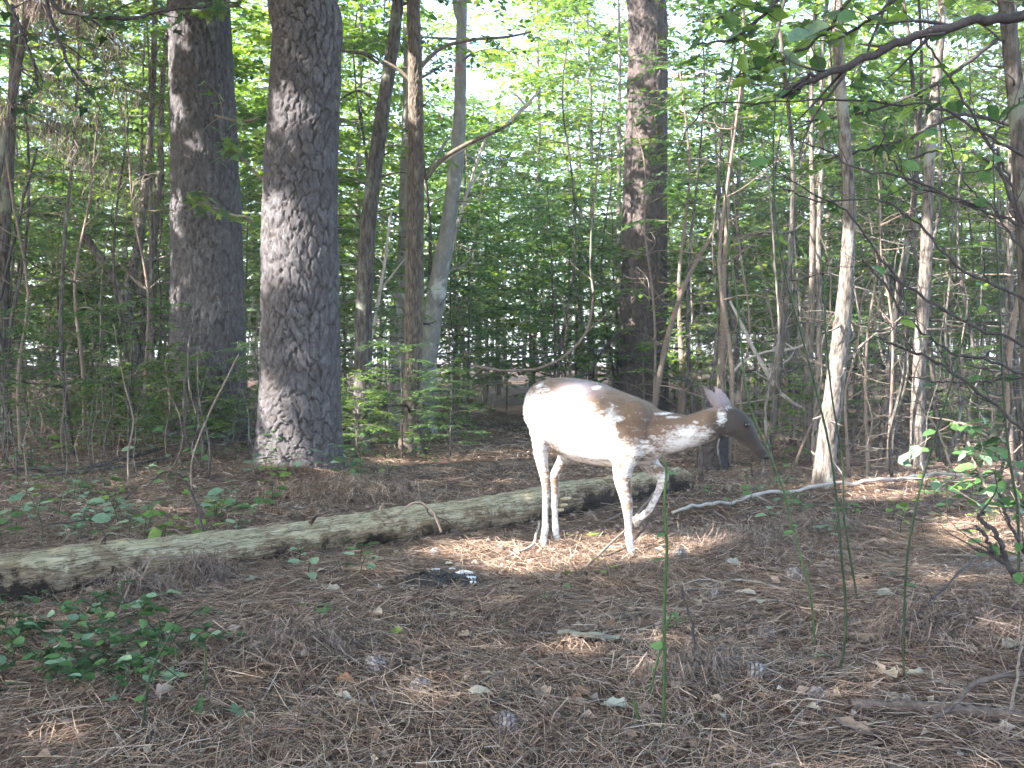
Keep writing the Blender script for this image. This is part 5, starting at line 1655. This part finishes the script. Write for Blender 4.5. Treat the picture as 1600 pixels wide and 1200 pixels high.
stick("twig", "thin twig standing up at the right end of the thick stick", [(1568, 1148, 5, .02), (1578, 1120, 6, .05), (1590, 1085, 6, .10), (1600, 1060, 5, .14)], M_TWIG_TAN, "twig")
stick("twig", "thin diagonal twig on the needle bank at the right", [(1385, 1008, 4, .02), (1430, 980, 5, .05), (1470, 950, 5, .07), (1530, 900, 5, .09)], M_TWIG, "twig", forks=((0.3, 0.3, -0.4, 0.1, 0.15),))
stick("twig", "brown stick lying left of the tall cane", [(925, 978, 5), (965, 968, 7), (1010, 960, 8), (1040, 958, 8), (1110, 962, 7)], M_TWIG_TAN, "twig")
stick("twig", "long thin brown twig below the pale bark flake", [(850, 1028, 4), (900, 1018, 5), (950, 1010, 5), (1015, 1004, 4)], M_TWIG_TAN, "twig")
stick("twig", "forked pale twig lying beyond the large pale leaf", [(1060, 925, 4), (1110, 920, 5), (1160, 910, 5), (1225, 925, 4)], M_TWIG_PALE, "twig", forks=((0.5, -0.6, -0.2, 0.1, 0.25),))
stick("twig", "curved pale twig in front of the log's left part", [(150, 1000, 4, .02), (178, 980, 5, .04), (200, 950, 5, .09), (235, 920, 5, .13), (268, 911, 4, .12)], M_TWIG_TAN, "twig")
stick("twig", "dark stick lying through the vine mat at the lower left", [(-10, 1000, 6, .05), (40, 1005, 6, .05), (100, 1016, 6, .06), (150, 1018, 6, .04), (200, 1000, 4, .03)], M_TWIG_TAN, "twig")
stick("twig", "grey stick at the right edge below the dark arching twigs", [(1470, 900, 7), (1530, 892, 12), (1560, 885, 13), (1600, 874, 12)], M_GREYBARK, "stick", sides=8)
stick("twig", "short dark twig standing by the mound right of the tall cane", [(1090, 1040, 5, .0), (1084, 1022, 6, .06), (1074, 1000, 5, .12), (1066, 985, 4, .17)], M_TWIG, "twig")
stick("twig", "small dark twig lying left of the log near its left end", [(75, 833, 4, .05), (120, 832, 4, .06), (170, 820, 4, .08), (215, 795, 3, .14)], M_TWIG, "twig")


def build_small_twigs():
    rng = np.random.default_rng(44)
    for k in range(70):
        y = 2.7 + 5.5 * rng.random(); x = (rng.random() * 2 - 1) * 0.47 * y
        b = np.array([x, y, float(hgt(x, y)) + 0.014]); a = rng.random() * 6.283
        L = rng.uniform(0.10, 0.32); e = b + np.array([math.cos(a) * L, math.sin(a) * L, 0]); e[2] = float(hgt(e[0], e[1])) + 0.015
        m_ = (b + e) / 2 + rng.normal(0, 0.02, 3); m_[2] = float(hgt(m_[0], m_[1])) + 0.018 + abs(rng.normal(0, 0.01))
        S = spline(np.array([b, m_, e]), 10); mb = MB(); mb.tube(S, np.linspace(0.0032, 0.0015, 10) * rng.uniform(0.7, 1.4), 5)
        near = "before the log and the deer" if y < 5 else "around and beyond the log"
        single("twig", mb, (M_TWIG_TAN, M_TWIG, M_BROWN, M_TWIG_PALE)[k % 4], b, f"short thin {('tan', 'dark', 'brown', 'pale')[k % 4]} twig fallen among the needles {near}", "twig", f"short fallen twigs {near}")


build_small_twigs()

# ------------------------------------------------------------------ mineral lick
def build_lick():
    rng = np.random.default_rng(2)
    b = grd(690, 912)
    root = empty("mineral_lick", b)
    m, nt, out = new_mat("black_soil")
    tc = node(nt, "ShaderNodeTexCoord"); nz = node(nt, "ShaderNodeTexNoise", Scale=50.0, Detail=5.0); nt.links.new(tc.outputs["Object"], nz.inputs["Vector"])
    r = ramp(nt, [(0.35, (0.010, 0.009, 0.009)), (0.7, (0.038, 0.033, 0.032))], nz.outputs[0])
    p = node(nt, "ShaderNodeBsdfPrincipled", Roughness=0.75); nt.links.new(r.outputs[0], p.inputs["Base Color"]); nt.links.new(p.outputs[0], out.inputs[0])
    n, k = 14, 40
    rr = np.linspace(0, 1, n); a = np.linspace(0, 2 * math.pi, k, endpoint=False)
    R, A = np.meshgrid(rr, a, indexing='ij')
    ed = 1 + 0.18 * np.sin(3 * A + 1) + 0.10 * np.sin(7 * A) + 0.06 * np.sin(13 * A + 2)
    X = R * ed * 0.185 * np.cos(A); Y = R * ed * 0.14 * np.sin(A)
    Zr = 0.028 * (1 - R ** 2) + 0.010 * np.sin(X * 70 + 1) * np.sin(Y * 90) + 0.010 * np.sin(X * 31 + Y * 43) + 0.012 - 0.03 * R ** 6
    Zr = Zr + hgt(X + b[0], Y + b[1]) - b[2]
    mb = MB(); i = np.arange(n - 1)[:, None] * k; j = np.arange(k)[None]; kk = (j + 1) % k
    mb.add(np.stack([X, Y, Zr], -1).reshape(-1, 3), np.stack([i + j, i + k + j, i + k + kk, i + kk], -1).reshape(-1, 4))
    for c_ in range(240):
        a_ = rng.random() * 6.283; q_ = math.sqrt(rng.random()); xx, yy = q_ * 0.21 * math.cos(a_), q_ * 0.155 * math.sin(a_)
        zz = float(hgt(xx + b[0], yy + b[1])) - b[2] + 0.012 + 0.026 * max(0, 1 - q_ ** 2); e_ = rng.uniform(0.006, 0.016)
        tv_ = rng.normal(0, 1, (4, 3)) * e_ * 0.7 + [xx, yy, zz]
        mb.add(tv_, np.array([[0, 1, 2], [0, 2, 3], [0, 3, 1], [1, 3, 2]]))
    put("damp_soil", mb.mesh("damp_soil", m, False), root)
    ms, nt, out = new_mat("white_mineral")
    tc = node(nt, "ShaderNodeTexCoord"); nz = node(nt, "ShaderNodeTexNoise", Scale=60.0); nt.links.new(tc.outputs["Object"], nz.inputs["Vector"])
    r = ramp(nt, [(0.3, (0.66, 0.68, 0.72)), (0.6, (0.86, 0.86, 0.87))], nz.outputs[0])
    p = node(nt, "ShaderNodeBsdfPrincipled", Roughness=0.5); nt.links.new(r.outputs[0], p.inputs["Base Color"]); nt.links.new(p.outputs[0], out.inputs[0])
    for px, py, sx, sz in ((725, 903, .040, .020), (734, 912, .032, .018), (714, 908, .018, .012), (690, 907, .026, .010), (680, 897, .022, .007), (740, 918, .014, .010), (706, 896, .016, .006)):
        c = grd(px, py, 0.024) - b
        u = np.linspace(0, math.pi, 8); a = np.linspace(0, 2 * math.pi, 14, endpoint=False); U, A = np.meshgrid(u, a, indexing='ij')
        q = 1 + 0.28 * np.sin(3 * A + px) * np.sin(U) + 0.2 * np.sin(2 * U + 5 * A + px) + 0.15 * np.sin(9 * A + 3 * U)
        sz = sz * 0.55
        V = np.stack([sx * q * np.sin(U) * np.cos(A), 0.7 * sx * q * np.sin(U) * np.sin(A), sz * q * np.cos(U)], -1) + c
        i = np.arange(7)[:, None] * 14; j = np.arange(14)[None]; kk = (j + 1) % 14
        e = MB(); e.add(V.reshape(-1, 3), np.stack([i + j, i + 14 + j, i + 14 + kk, i + kk], -1).reshape(-1, 4))
        put("white_lump", e.mesh("white_lump", ms), root)
    tag(root, "black damp patch of soil with white mineral lumps, in front of the log", "mineral lick")


build_lick()

# ------------------------------------------------------------------ heaps of hanging pine straw
def straw(label, c, rx, ry, h, n_, mat=M_NEEDLE_GREY, L=0.17, w=0.0024, seed=1, down=0.9):
    rng = np.random.default_rng(seed)
    c = np.asarray(c, float); h = h * 0.6; n = int(n_ * 0.8)
    r = rng.random(n) ** 0.6; a = rng.random(n) * 6.283
    x = c[0] + rx * r * np.cos(a); y = c[1] + ry * r * np.sin(a)
    z = hgt(x, y) + 0.01 + (c[2] + h) * np.clip(1 - r ** 1.6, 0, 1) * rng.uniform(0.5, 1.05, n)
    pitch = -down * rng.beta(1.3, 2, n) * 1.4 * np.clip(r + 0.25, 0, 1) + rng.normal(0, 0.25, n)
    x = x + rng.normal(0, 0.25 * rx, n); y = y + rng.normal(0, 0.25 * ry, n)
    v, q = needles(rng, np.stack([x, y, z], 1), a + rng.normal(0, 1.1, n), pitch, L * rng.uniform(0.5, 1.3, n), w * rng.uniform(0.7, 1.4, n), rng.normal(0, 0.12, n))
    mb = MB(); mb.add(v, q)
    b = np.array([c[0], c[1], float(hgt(c[0], c[1]))])
    single("pine_straw_heap", mb, mat, b, label, "pine straw", "heaps of pine straw", False)


def on_floor(px, py, z=0.0):
    p = grd(px, py); return np.array([p[0], p[1], z])


straw("heap of brown pine straw at the right foot of the flaky bark pine", on_floor(535, 785), 0.55, 0.35, 0.26, 3600, M_NEEDLE, L=0.22, w=0.0034, seed=1)
straw("drape of pine straw hanging over the log below its left third", on_floor(318, 912), 0.13, 0.12, 0.20, 1000, L=0.17, seed=2)
straw("heap of grey pine straw against the log near its left end", on_floor(215, 942), 0.17, 0.12, 0.18, 1200, L=0.17, seed=3)
straw("bank of pine straw at the right edge behind the fallen stick", on_floor(1530, 985), 0.42, 0.26, 0.07, 2200, L=0.17, seed=4)
straw("small mound of pine straw right of the tall cane", on_floor(1085, 1060), 0.20, 0.13, 0.05, 800, L=0.15, seed=5)
straw("tuft of grey pine straw beyond the pale leaves, right of the deer", on_floor(1150, 850), 0.28, 0.18, 0.08, 900, L=0.18, seed=6)
straw("mound of pine straw in the lower left middle", on_floor(470, 1010), 0.20, 0.14, 0.05, 700, L=0.15, seed=7)
straw("low heap of pine straw between the green patch and the canes", on_floor(1290, 830), 0.30, 0.2, 0.08, 900, L=0.18, seed=8)

# ------------------------------------------------------------------ green canes in the foreground
def cane(label, pts, Y, mat, group="thin canes in the foreground", thorns=True, leaves=0, seed=0):
    rng = np.random.default_rng(seed)
    P = [at(q[0], q[1], Y + (q[3] if len(q) > 3 else 0)) for q in pts]; R = [0.72 * q[2] * Y / F_PX / 2 for q in pts]
    b = np.array([P[0][0], P[0][1], float(hgt(P[0][0], P[0][1]))])
    P[0] = b - [0, 0, 0.02]
    S = spline(np.column_stack([P, R]), 60)
    root = empty("green_cane", b)
    mb = MB(); R_ = S[:, 3] * (1 + 0.25 * (np.arange(60) % 9 == 0)); mb.tube(S[:, :3] - b, np.maximum(R_, 0.0007), 7)
    for k in range(14 if thorns else 0):
        i = int(rng.integers(3, 57)); a = rng.random() * 6.283
        d = np.array([math.cos(a), math.sin(a), -0.3])
        mb.tube(np.array([S[i, :3] - b, S[i, :3] - b + unit(d) * 0.007]), [S[i, 3] * 0.5, 0.0003], 4)
    put("stem", mb.mesh("stem", mat), root)
    for k in range(leaves if leaves else (5 if len(pts) > 5 else 0)):
        i = int(rng.integers(12, 60)); a = rng.random() * 6.283
        place_leaf(root, S[i, :3] - b, np.array([math.cos(a), math.sin(a), -0.1]), rng.normal(0, 0.3, 3) + [0, 0, 1], rng.uniform(0.03, 0.05), "o" + str(k % 4), V_GREEN)
    tag(root, label, "cane", group)


cane("tall straight green cane standing in front of the deer's raised leg", [(1036, 1152, 8), (1038, 1050, 8), (1038, 950, 7.5), (1042, 860, 7), (1038, 790, 6.5), (1041, 738, 6), (1034, 710, 3)], 2.86, M_CANE, leaves=0, seed=1)
cane("short stub of green cane left of the tall cane at the bottom edge", [(1002, 1150, 8), (996, 1120, 8), (990, 1094, 7)], 2.87, M_CANE, thorns=False, seed=2)
cane("thin green shoot leaning against the tall cane", [(1010, 1098, 5), (1028, 1030, 5), (1040, 985, 4), (1050, 955, 3)], 3.1, M_CANE, leaves=2, seed=3)
cane("long dark cane arching up from lower right past the leaning trunk", [(1310, 1066, 6), (1322, 970, 6), (1312, 840, 5.5), (1306, 770, 5), (1292, 680, 5), (1262, 560, 4.5), (1232, 450, 4.5), (1215, 370, 4), (1208, 250, 3.5), (1212, 150, 3)], 3.35, M_CANE_DARK, seed=4)
cane("thin green cane passing just in front of the deer's nose", [(1275, 1022, 6), (1266, 930, 5), (1240, 830, 4.5), (1222, 760, 4.5), (1190, 682, 4.5), (1170, 630, 4), (1160, 560, 4), (1150, 460, 4), (1138, 370, 3.5), (1130, 250, 3)], 3.6, M_CANE, seed=5)
cane("thin dark cane crossing in front of the leaning trunk's foot", [(1342, 950, 5), (1330, 880, 5), (1318, 800, 4.5), (1316, 720, 4.5), (1300, 620, 4), (1290, 520, 4), (1288, 430, 3)], 4.2, M_CANE_DARK, seed=6)
cane("dark cane curving up to the right beside the straight pale trunk", [(1412, 1088, 5), (1412, 980, 5), (1418, 870, 5), (1436, 770, 5), (1462, 680, 4.5), (1480, 620, 4.5), (1498, 560, 4), (1512, 500, 3.5), (1540, 420, 3)], 3.25, M_CANE_DARK, seed=7)
cane("upright dark green cane near the right edge", [(1592, 900, 6), (1590, 800, 6), (1578, 720, 5.5), (1568, 620, 5), (1562, 480, 4.5), (1556, 360, 4), (1552, 240, 3)], 4.6, M_CANE_DARK, seed=8)
cane("thin green stem standing alone at lower left", [(318, 1088, 5), (321, 1045, 5), (321, 1008, 4)], 3.2, M_CANE, thorns=False, seed=9)
cane("dark forked stem rising from the bottom edge at lower left", [(222, 1150, 6), (228, 1090, 6), (240, 1040, 5), (262, 1000, 4), (275, 970, 3)], 2.85, M_CANE_DARK, thorns=False, leaves=3, seed=10)
cane("thin bare stem with leaves rising before the left big pine", [(300, 765, 4), (300, 720, 4), (325, 650, 4), (350, 600, 4), (372, 555, 3)], 7.8, M_TWIG_TAN, thorns=False, leaves=12, seed=11)
cane("dark arching stem in front of the log below the left big pine", [(330, 870, 5), (318, 830, 5), (300, 770, 4.5), (280, 742, 4), (255, 738, 3.5), (230, 760, 3)], 5.3, M_TWIG, thorns=False, seed=12)


# ------------------------------------------------------------------ twiggy shrub at the right edge, overhanging boughs
def bough(name, label, cat, base, stems, Y, mat, leafs, leaf_size=(0.06, 0.1), lmats=(V_GREEN,), seed=0, kind="o", group=None, twigs=3, wid=1.0):
    rng = np.random.default_rng(seed)
    root = empty(name, base)
    for pts in stems:
        P = np.array([at(q[0], q[1], Y + (q[3] if len(q) > 3 else 0)) for q in pts]); R = np.array([wid * q[2] * Y / F_PX / 2 for q in pts])
        S = spline(np.column_stack([P, R]), 36)
        S[2:-1, :3] += rng.normal(0, 0.004, (33, 3))
        mb = MB(); mb.tube(S[:, :3] - base, np.maximum(S[:, 3], 0.0009), 7)
        tips = []
        for k in range(twigs):
            i = int(rng.integers(8, 34)); d = unit(S[min(i + 1, 35), :3] - S[i, :3]) + rng.normal(0, 0.6, 3)
            p = limb(rng, mb, S[i, :3] - base, d, rng.uniform(0.12, 0.4), max(S[i, 3] * 0.5, 0.001), n=7, sides=4, wob=0.35)
            tips.append(p)
        b = put("branch", mb.mesh("branch", mat), root)
        for k in range(leafs):
            p = tips[int(rng.integers(len(tips)))] if tips and rng.random() < 0.7 else S[10:, :3] - base
            q = p[int(rng.integers(1, len(p)))]
            a = rng.random() * 6.283
            d = np.array([math.cos(a), math.sin(a), rng.uniform(-0.7, 0.1)])
            place_leaf(b, q, d, rng.normal(0, 0.45, 3) + [0, 0, 1], rng.uniform(*leaf_size), kind + str(int(rng.integers(4))) if kind != "l" else "lobed", lmats[int(rng.integers(len(lmats)))])
    tag(root, label, cat, group)
    return root


def build_boughs():
    b = grd(1700, 900); Y = 3.9
    st = [[(1700, 420, 9), (1600, 352, 8), (1552, 235, 7), (1490, 130, 6), (1446, 60, 5), (1435, -20, 4)],
          [(1700, 300, 9), (1590, 240, 8), (1540, 210, 7), (1480, 175, 6), (1420, 162, 5.5), (1330, 156, 5), (1200, 160, 4.5), (1110, 163, 4), (1080, 195, 4), (1056, 242, 3)],
          [(1700, 420, 8), (1600, 355, 7.5), (1540, 330, 7), (1470, 300, 6.5), (1400, 274, 6), (1340, 264, 5), (1290, 236, 4), (1240, 215, 3)],
          [(1560, 338, 6), (1500, 315, 5.5), (1425, 285, 5.5), (1392, 250, 5), (1380, 220, 4.5), (1392, 178, 3.5)],
          [(1700, 560, 8), (1600, 470, 7.5), (1500, 420, 7), (1430, 345, 6), (1370, 312, 5), (1280, 315, 4), (1215, 290, 3.5)],
          [(1700, 590, 9), (1600, 540, 8), (1500, 500, 7.5), (1420, 450, 7), (1370, 395, 6), (1320, 330, 5), (1265, 300, 4), (1200, 258, 3.5)],
          [(1700, 740, 9), (1600, 672, 8.5), (1540, 622, 8), (1460, 565, 7), (1400, 540, 6), (1370, 528, 4.5)],
          [(1700, 600, 8), (1600, 582, 7.5), (1540, 562, 7), (1480, 548, 6.5), (1420, 500, 6), (1385, 450, 5.5), (1345, 400, 4.5)],
          [(1600, 350, 7), (1570, 260, 6), (1552, 225, 5), (1575, 180, 4.5), (1600, 148, 4)],
          [(1700, 520, 6), (1600, 395, 5), (1555, 330, 4.5), (1510, 290, 4), (1480, 220, 3.5), (1465, 130, 3)],
          [(1700, 600, 6), (1600, 590, 5), (1530, 598, 5), (1470, 596, 4), (1420, 590, 3)]]
    r = bough("twiggy_shrub", "dark twiggy shrub reaching in from the right edge with many thin bare branches", "shrub", b, st, Y, M_TWIG, 5, (0.05, 0.085), (V_GREEN, V_LIGHT, V_GREEN), 5, "o", twigs=6, wid=0.66)
    mb = MB(); S = spline(np.array([[0, 0, -0.05, .016], [0.02, 0.02, 0.5, .014], [-0.02, 0.05, 1.0, .012], [0.0, 0.0, 1.6, .01], [0.05, 0, 2.1, .006]]), 20)
    top = at(1700, 420, Y) - b
    S[:, 0] += np.linspace(0, top[0], 20); S[:, 1] += np.linspace(0, top[1], 20)
    mb.tube(S[:, :3], S[:, 3], 8); put("stem", mb.mesh("stem", M_TWIG), r)
    b2 = grd(1680, 1000)
    st = [[(1640, 960, 10), (1590, 905, 10), (1570, 870, 9), (1556, 835, 8), (1530, 808, 7), (1540, 800, 4)], [(1630, 930, 8), (1585, 895, 7), (1555, 870, 6), (1538, 835, 5), (1522, 822, 4)], [(1640, 900, 7), (1600, 860, 6), (1575, 810, 5), (1560, 770, 4)]]
    bough("twiggy_shrub", "low black arching twigs at the right edge above the straw bank", "shrub", b2, st, 4.3, M_TWIG, 4, (0.05, 0.08), (V_GREEN, V_DARK), 6)
    b3 = grd(1620, 860)
    st = [[(1640, 860, 7, .3), (1600, 760, 7, .2), (1560, 700, 6, .1), (1520, 668, 5), (1490, 660, 4)], [(1620, 850, 6), (1560, 790, 6), (1530, 740, 5), (1512, 690, 4)], [(1610, 860, 6), (1590, 780, 5), (1585, 720, 4)]]
    bough("leafy_shrub", "broad leaved green shrub near the right edge behind the fallen branch", "shrub", b3, st, 5.6, M_TWIG_TAN, 30, (0.07, 0.12), (V_GREEN, V_TEAL, V_GREEN, V_DARK), 7, "o", twigs=5)
    # leaves wilting on the pale fallen branch
    b4 = grd(1400, 790)
    st = [[(1395, 772, 5), (1420, 776, 4), (1450, 772, 4), (1480, 790, 3)], [(1360, 776, 5), (1372, 790, 4), (1380, 800, 3)]]
    bough("leafy_sprig", "sprig of limp sunlit leaves hanging on the pale fallen branch", "sprig", b4, st, 7.6, M_TWIG_PALE, 11, (0.08, 0.13), (V_LIGHT, V_LIGHT, V_GREEN), 8, "o", twigs=3)
    # overhanging bough, top right
    b5 = np.array([2.9, 3.6, float(hgt(2.9, 3.6))])
    st = [[(1760, 10, 20), (1600, 28, 17), (1510, 36, 15), (1430, 58, 14), (1350, 92, 13), (1290, 116, 11), (1250, 135, 8), (1222, 152, 4)],
          [(1300, 110, 6), (1260, 122, 7), (1232, 140, 6), (1216, 150, 3)]]
    r = bough("overhanging_bough", "thick dark bough reaching in at the top right corner", "branch", b5, st, 3.6, M_TWIG, 2, (0.06, 0.09), (V_GREEN,), 9, "o", twigs=7)
    top = at(1760, 10, 3.6) - b5
    mb = MB(); mb.tube(spline(np.array([[0, 0, -0.1, .06], [top[0] * 0.6, top[1] * 0.6, top[2] * 0.5, .05], [top[0], top[1], top[2], .035], [top[0] + 0.1, top[1], top[2] + 1.5, .02]]), 24)[:, :3], np.linspace(.06, .025, 24), 10)
    put("stem", mb.mesh("stem", M_DARKBARK), r)
    b6 = at(1250, -260, 3.9)
    st = [[(1330, -150, 8), (1270, -60, 7), (1215, 0, 6), (1170, 40, 5), (1140, 62, 4), (1090, 70, 3)], [(1400, -130, 7), (1340, -20, 6), (1290, 50, 5), (1230, 90, 4), (1190, 110, 3)], [(1215, -120, 6), (1180, -40, 5), (1150, 10, 4), (1120, 30, 3)], [(1500, -120, 7), (1420, -20, 6), (1360, 30, 5), (1310, 60, 4)]]
    bough("leafy_bough", "bough of large dark green leaves hanging in at the top right of centre", "branch", b6, st, 4.2, M_TWIG, 17, (0.07, 0.12), (V_GREEN, V_LIGHT, V_LIGHT, V_TEAL), 10, "o", twigs=5)
    b7 = at(60, -260, 5.5)
    st = [[(40, -150, 9), (80, -2, 8), (115, 20, 7), (150, 26, 7), (200, 30, 6), (240, 20, 6), (275, 14, 5), (330, 10, 4)], [(60, -120, 7), (72, 0, 6), (88, 50, 6), (105, 95, 5), (122, 120, 5), (140, 142, 4)], [(-60, -100, 7), (20, 20, 6), (50, 90, 5), (60, 140, 4)]]
    bough("leafy_bough", "thin dark bough with leaves hanging in at the top left corner", "branch", b7, st, 6.0, M_TWIG, 26, (0.08, 0.13), (V_GREEN, V_DARK, V_GREEN, V_LIGHT), 11, "l", twigs=8)
    b8 = at(330, -160, 8.6)
    st = [[(420, -160, 8), (395, -40, 7), (370, 5, 6), (340, 12, 5), (300, 20, 4)], [(520, 200, 5), (440, 180, 5), (380, 190, 4), (335, 180, 4)], [(480, 330, 5), (420, 290, 5), (370, 240, 4), (345, 235, 3)], [(460, 420, 5), (400, 350, 5), (340, 330, 4), (300, 310, 3)]]
    bough("leafy_bough", "light green leafy twigs hanging across the left big pine's trunk", "branch", b8, st, 11.2, M_TWIG_TAN, 34, (0.13, 0.22), (V_GREEN, V_LIGHT, V_LIGHT), 12, "l", twigs=7)
    b9 = at(1420, -200, 8.2)
    st = [[(1560, 60, 7), (1480, 120, 6), (1400, 160, 5), (1330, 180, 4), (1260, 190, 3)], [(1600, 200, 7), (1500, 180, 6), (1420, 215, 5), (1350, 235, 4), (1290, 250, 3)], [(1420, -80, 6), (1380, 20, 5), (1350, 90, 4), (1330, 130, 3)], [(1240, -80, 6), (1220, 30, 5), (1200, 90, 4), (1150, 120, 3)], [(1620, 330, 6), (1540, 250, 5), (1470, 235, 4), (1420, 250, 3)]]
    bough("leafy_bough", "wide bough of lobed green leaves across the upper right of the wood", "branch", b9, st, 8.2, M_TWIG, 34, (0.10, 0.17), (V_GREEN, V_LIGHT, V_LIGHT), 13, "l", twigs=8)
    # bare vines and bent stems in the middle distance
    for k, (lab, pts, Yv, m) in enumerate((
            ("thin bare vine sagging in a curve above the deer's rump", [(735, 572, 5), (790, 580, 5), (840, 577, 5), (885, 556, 5), (915, 522, 5), (926, 470, 4), (922, 400, 4), (930, 300, 3), (945, 150, 3)], 12.0, M_TWIG_TAN),
            ("bare curved branch reaching left from the reddish pine", [(1000, 518, 7), (970, 522, 6), (948, 540, 5), (930, 565, 4), (925, 600, 3)], 15.4, M_TWIG),
            ("pale forked branch slanting down to the pair of thin stems", [(1140, 470, 4), (1165, 520, 6), (1190, 568, 7), (1215, 605, 7), (1240, 628, 6), (1262, 640, 5)], 10.6, M_TWIG_PALE),
            ("pale arching stem right of the deer's head", [(1138, 590, 5), (1160, 565, 5), (1190, 550, 5), (1225, 545, 5), (1260, 538, 5), (1310, 530, 4)], 11.0, M_TWIG_PALE),
            ("pale bare branch crossing the crowns above the deer", [(690, 255, 4), (745, 224, 6), (790, 200, 7), (830, 160, 6), (845, 140, 4)], 11.8, M_TWIG_PALE),
            ("dark bare branch behind the flaky bark pine, at the left", [(60, 230, 4), (40, 300, 5), (20, 380, 5), (0, 470, 6)], 12.2, M_TWIG),
            ("grey bare stem leaning left behind the slender trunks", [(560, 640, 5), (580, 540, 6), (596, 450, 6), (604, 400, 5), (612, 330, 4)], 13.0, M_TWIG_PALE),
            ("pale slanting stem right of the pale curving trunk", [(690, 480, 5), (712, 370, 6), (735, 290, 6), (752, 240, 5), (770, 190, 3)], 14.6, M_TWIG_PALE))):
        stick("bare_branch", lab, pts, m, "branch", Y=Yv, n=30, wob=0.012, seed=k, forks=((0.5, 0.4, 0.2, 0.5, 0.5), (0.7, -0.4, 0.2, 0.4, 0.4)))


build_boughs()


def build_dead_pine():
    """dead pine bough with brown hanging needles, upper left"""
    rng = np.random.default_rng(19)
    Y = 9.5
    base = at(-80, 640, Y); base[2] = float(hgt(base[0], base[1]))
    root = empty("dead_pine", base)
    mb = MB()
    tr = spline(np.column_stack([np.array([at(-70, 650, Y), at(-30, 400, Y), at(20, 150, Y), at(50, -40, Y), at(60, -200, Y)]), [.05, .045, .035, .03, .015]]), 30)
    tr[0, 2] = base[2] - 0.1
    mb.tube(tr[:, :3] - base, tr[:, 3], 9)
    P, YW, PT = [], [], []
    for k in range(34):
        i = int(rng.integers(13, 28)); a = rng.uniform(-1.6, 1.0)
        p = limb(rng, mb, tr[i, :3] - base, np.array([math.cos(a), math.sin(a), rng.uniform(-0.6, 0.2)]), rng.uniform(0.5, 1.5), 0.009, droop=0.3, sides=4)
        for q in range(1, 7):
            m_ = 30
            P.append(np.repeat(p[q][None], m_, 0) + rng.normal(0, 0.06, (m_, 3))); YW.append(rng.random(m_) * 6.283); PT.append(-rng.uniform(0.4, 1.5, m_))
    put("trunk", mb.mesh("trunk", M_DARKBARK), root)
    P = np.vstack(P); YW = np.concatenate(YW); PT = np.concatenate(PT); n = len(P)
    v, q = needles(rng, P, YW, PT, rng.uniform(0.10, 0.22, n), np.full(n, 0.0045), rng.normal(0, 0.1, n))
    nb = MB(); nb.add(v, q)
    o = put("needles", nb.mesh("needles", M_NEEDLE_GREY, False), root); o["kind"] = "stuff"
    tag(root, "dead young pine with brown hanging needles in the upper left corner", "tree")


build_dead_pine()

# ------------------------------------------------------------------ haze volume added to veil and lift the background
def build_haze(density):
    x0, x1, y0, y1, z0, z1 = -300, 300, -60, 460, -1.6, 26
    v = [(x, y, z) for x in (x0, x1) for y in (y0, y1) for z in (z0, z1)]
    mb = MB(); mb.add(np.array(v, float), np.array([[0, 1, 3, 2], [4, 6, 7, 5], [0, 4, 5, 1], [2, 3, 7, 6], [0, 2, 6, 4], [1, 5, 7, 3]]))
    m, nt, out = new_mat("haze")
    p = node(nt, "ShaderNodeVolumePrincipled")
    p.inputs["Density"].default_value = density
    p.inputs["Color"].default_value = (0.9, 0.95, 1.0, 1)
    p.inputs["Anisotropy"].default_value = 0.0
    nt.links.new(p.outputs[0], out.inputs["Volume"])
    o = put("haze", mb.mesh("haze", m, False))
    tag(o, "thin pale haze added to veil and lift the wood", "haze", None, "stuff")


build_haze(0.0026)


# ------------------------------------------------------------------ tell small sets of look-alikes apart by their order
ORDINALS = ["first", "second", "third", "fourth", "fifth", "sixth", "seventh", "eighth", "ninth", "tenth", "eleventh", "twelfth", "thirteenth", "fourteenth", "fifteenth"]
sets = {}
for o in scene.objects:
    if o.parent is None and o.get("label"):
        sets.setdefault(o["label"], []).append(o)
for lab, obs in sets.items():
    if 1 < len(obs) <= 15:
        obs.sort(key=lambda o: o.location.x / max(o.location.y, 0.5))
        for k, o in enumerate(obs):
            new = f"{lab}, {ORDINALS[k]} from the left"
            if len(new.split()) <= 16:
                o["label"] = new
